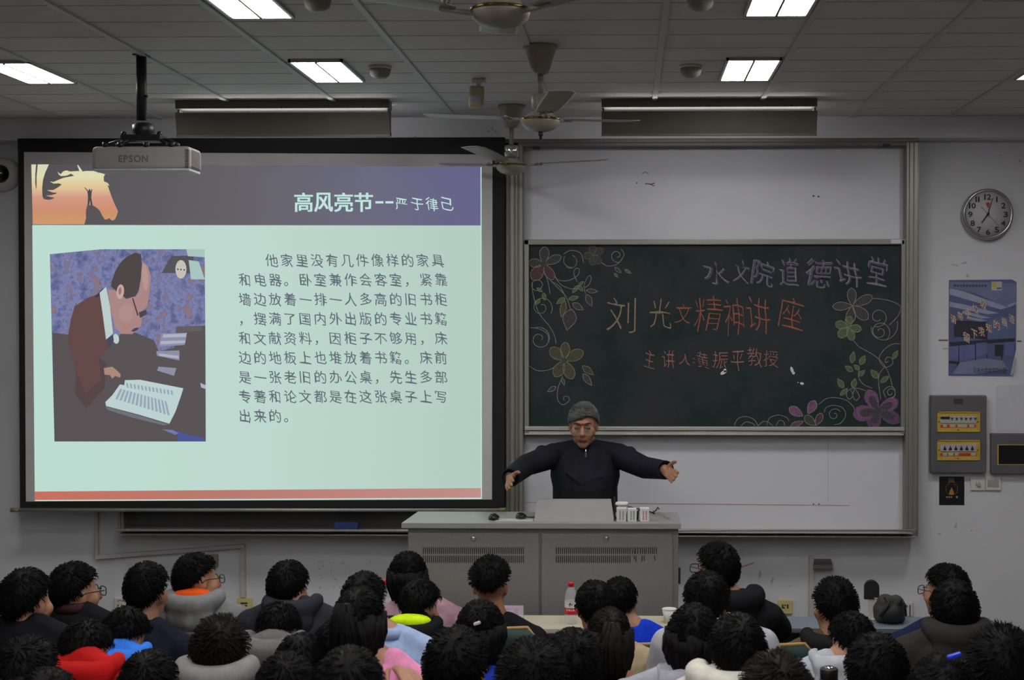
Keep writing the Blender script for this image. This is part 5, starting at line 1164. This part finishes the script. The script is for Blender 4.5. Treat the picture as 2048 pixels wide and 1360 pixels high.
for sg, sh_, el_, wr, tip, nn, th, curl in ((1, pt(1236, 911, LYY+.02), pt(1289, 935, LYY-.16), pt(1331, 940, LYY-.38), pt(1352, 957, LYY-.5), (.35, .75, -.2), 1, .25), (-1, pt(1108, 911, LYY+.02), pt(1053, 930, LYY-.18), pt(1021, 955, LYY-.4), pt(1017, 970, LYY-.53), (-.75, -.35, .35), -1, .3)):
    b.cap(sh_, el_, .05, .042); b.cap(el_, wr, .041, .027); hand_prims(b, wr, tip-wr, nn, .93, curl, th, .16, 1.12); arms.append((sg, sh_, el_, wr, (wr-el_).normalized()))
for sg in (-1, 1):
    hp, kn, an = V(sg*.09, .02, hip-.02), V(sg*.1, .0, STAGE_Z+.48), V(sg*.11, .04, STAGE_Z+.09); b.cap(hp, kn, .078, .055); b.cap(kn, an, .054, .038); b.cap(an, an+Vector((0, -.13, -.045)), .036, .03)
lec = b.build('person', SK, None, loc, voxel=.0048, smooth_it=2); tag(lec, 'grey-haired person in dark half-zip jacket lecturing with both arms spread behind the podium', 'person')
j = MB(); j.loft(trunk(.02), 20)
for sg, sh_, el_, wr, dv in arms:
    j.cap(V(sg*.05, .035, shz-.02), sh_+Vector((0, 0, -.0)), .058, .068); j.cap(sh_, el_, .07, .06)
    u = dv.orthogonal().normalized(); w = dv.cross(u); e0 = el_; e1 = wr-dv*.012
    j.loft([(e0-dv*.06, u*.03, w*.03), (e0-dv*.03, u*.054, w*.054), (e0, u*.06, w*.06), (e0.lerp(e1, .5), u*.055, w*.055), (e1, u*.05, w*.05)], 18)
    for q in range(3): j.sph(sh_.lerp(el_, .45+.2*q)+Vector((0, 0, .05-.03*q)), (.035, .03, .03))
j.loft([(V(0, .04, shz-.03), X*.095, Yv*.085), (V(0, .036, shz+.035), X*.072, Yv*.07)], 18)
for k in range(5): j.tube([V(-.1+.03*k, -.1, shz-.13-.06*k), V(-.02+.02*k, -.117, shz-.19-.055*k), V(.1, -.095, shz-.15-.07*k)], .006)
j.build('jacket', JK, lec, voxel=.0065, smooth_it=3)
for sg, sh_, el_, wr, dv in arms:
    u = dv.orthogonal().normalized(); w = dv.cross(u); e1 = wr-dv*.012
    MB().loft([(e1-dv*.03, u*.05, w*.05), (e1+dv*.012, u*.05, w*.05), (e1+dv*.014, u*.043, w*.043), (e1-dv*.02, u*.038, w*.038)], 20, closed=False).build('sleeve_cuff', JK, lec)
z = pt(1172, 905).z; MB().box(V(.003, -.125, z-.014), V(.013, -.117, z+.012), .002).tube([V(.008, -.118, z+.03), V(.008, -.121, z)], .003).build('zip_pull', CHROME, lec)
tr = MB()
for sg in (-1, 1): tr.cap(V(sg*.088, .02, hip-.02), V(sg*.1, .0, STAGE_Z+.48), .092, .07); tr.cap(V(sg*.1, .0, STAGE_Z+.48), V(sg*.11, .04, STAGE_Z+.1), .07, .055)
tr.loft([(V(0, .02, hip-.08), X*.165, Yv*.12), (V(0, .02, hip+.05), X*.17, Yv*.13)], 18); tr.build('trousers', TROU, lec)
for sg in (-1, 1): MB().cap(V(sg*.11, .05, STAGE_Z+.05), V(sg*.115, -.1, STAGE_Z+.04), .045, .04).build('shoe', SHOE, lec)
hr_ = make_hair(hc, Rm, s, lec, HAIRG, thick=.009, spike=.05, tl=.024, sweep=-.9, n=3400, seed=3, front=.47, side=-.12, back=-.8)
glasses(hc, Rm, s, lec, mat('glasses_wire', L(150, 140, 120), .25, .8), low=.022, thick=.0013, w=.026, hgt=.018)
f = MB()
for sg in (-1, 1):
    T = lambda x, y, z: hc+Rm @ Vector((x, y, z)); f.tube([T(sg*.014, .1, .024), T(sg*.03, .1, .031), T(sg*.046, .088, .026)], .0036, 6)
f.build('eyebrow', mat('brow_dark', L(58, 50, 46), .8), lec)
f = MB()
for sg in (-1, 1): f.tube([T(sg*.018, .0905, -.002), T(sg*.03, .0935, -.005), T(sg*.044, .0875, -.001)], .0024, 6)
f.build('eyelash_line', mat('lash_dark', L(40, 30, 28), .8), lec)
f = MB(); f.tube([T(-.02, .093, -.068), T(0, .0985, -.0685), T(.02, .093, -.068)], .0042, 6); f.build('mouth', mat('mouth_dark', L(70, 34, 34), .6), lec)
a0 = arms[1]; dv = a0[4]; u = dv.orthogonal().normalized(); w = dv.cross(u); wc = a0[3]+dv*.008
MB().loft([(wc-dv*.01, u*.031, w*.031), (wc+dv*.01, u*.031, w*.031)], 18).build('watch_strap', BLACK, lec)
bake()
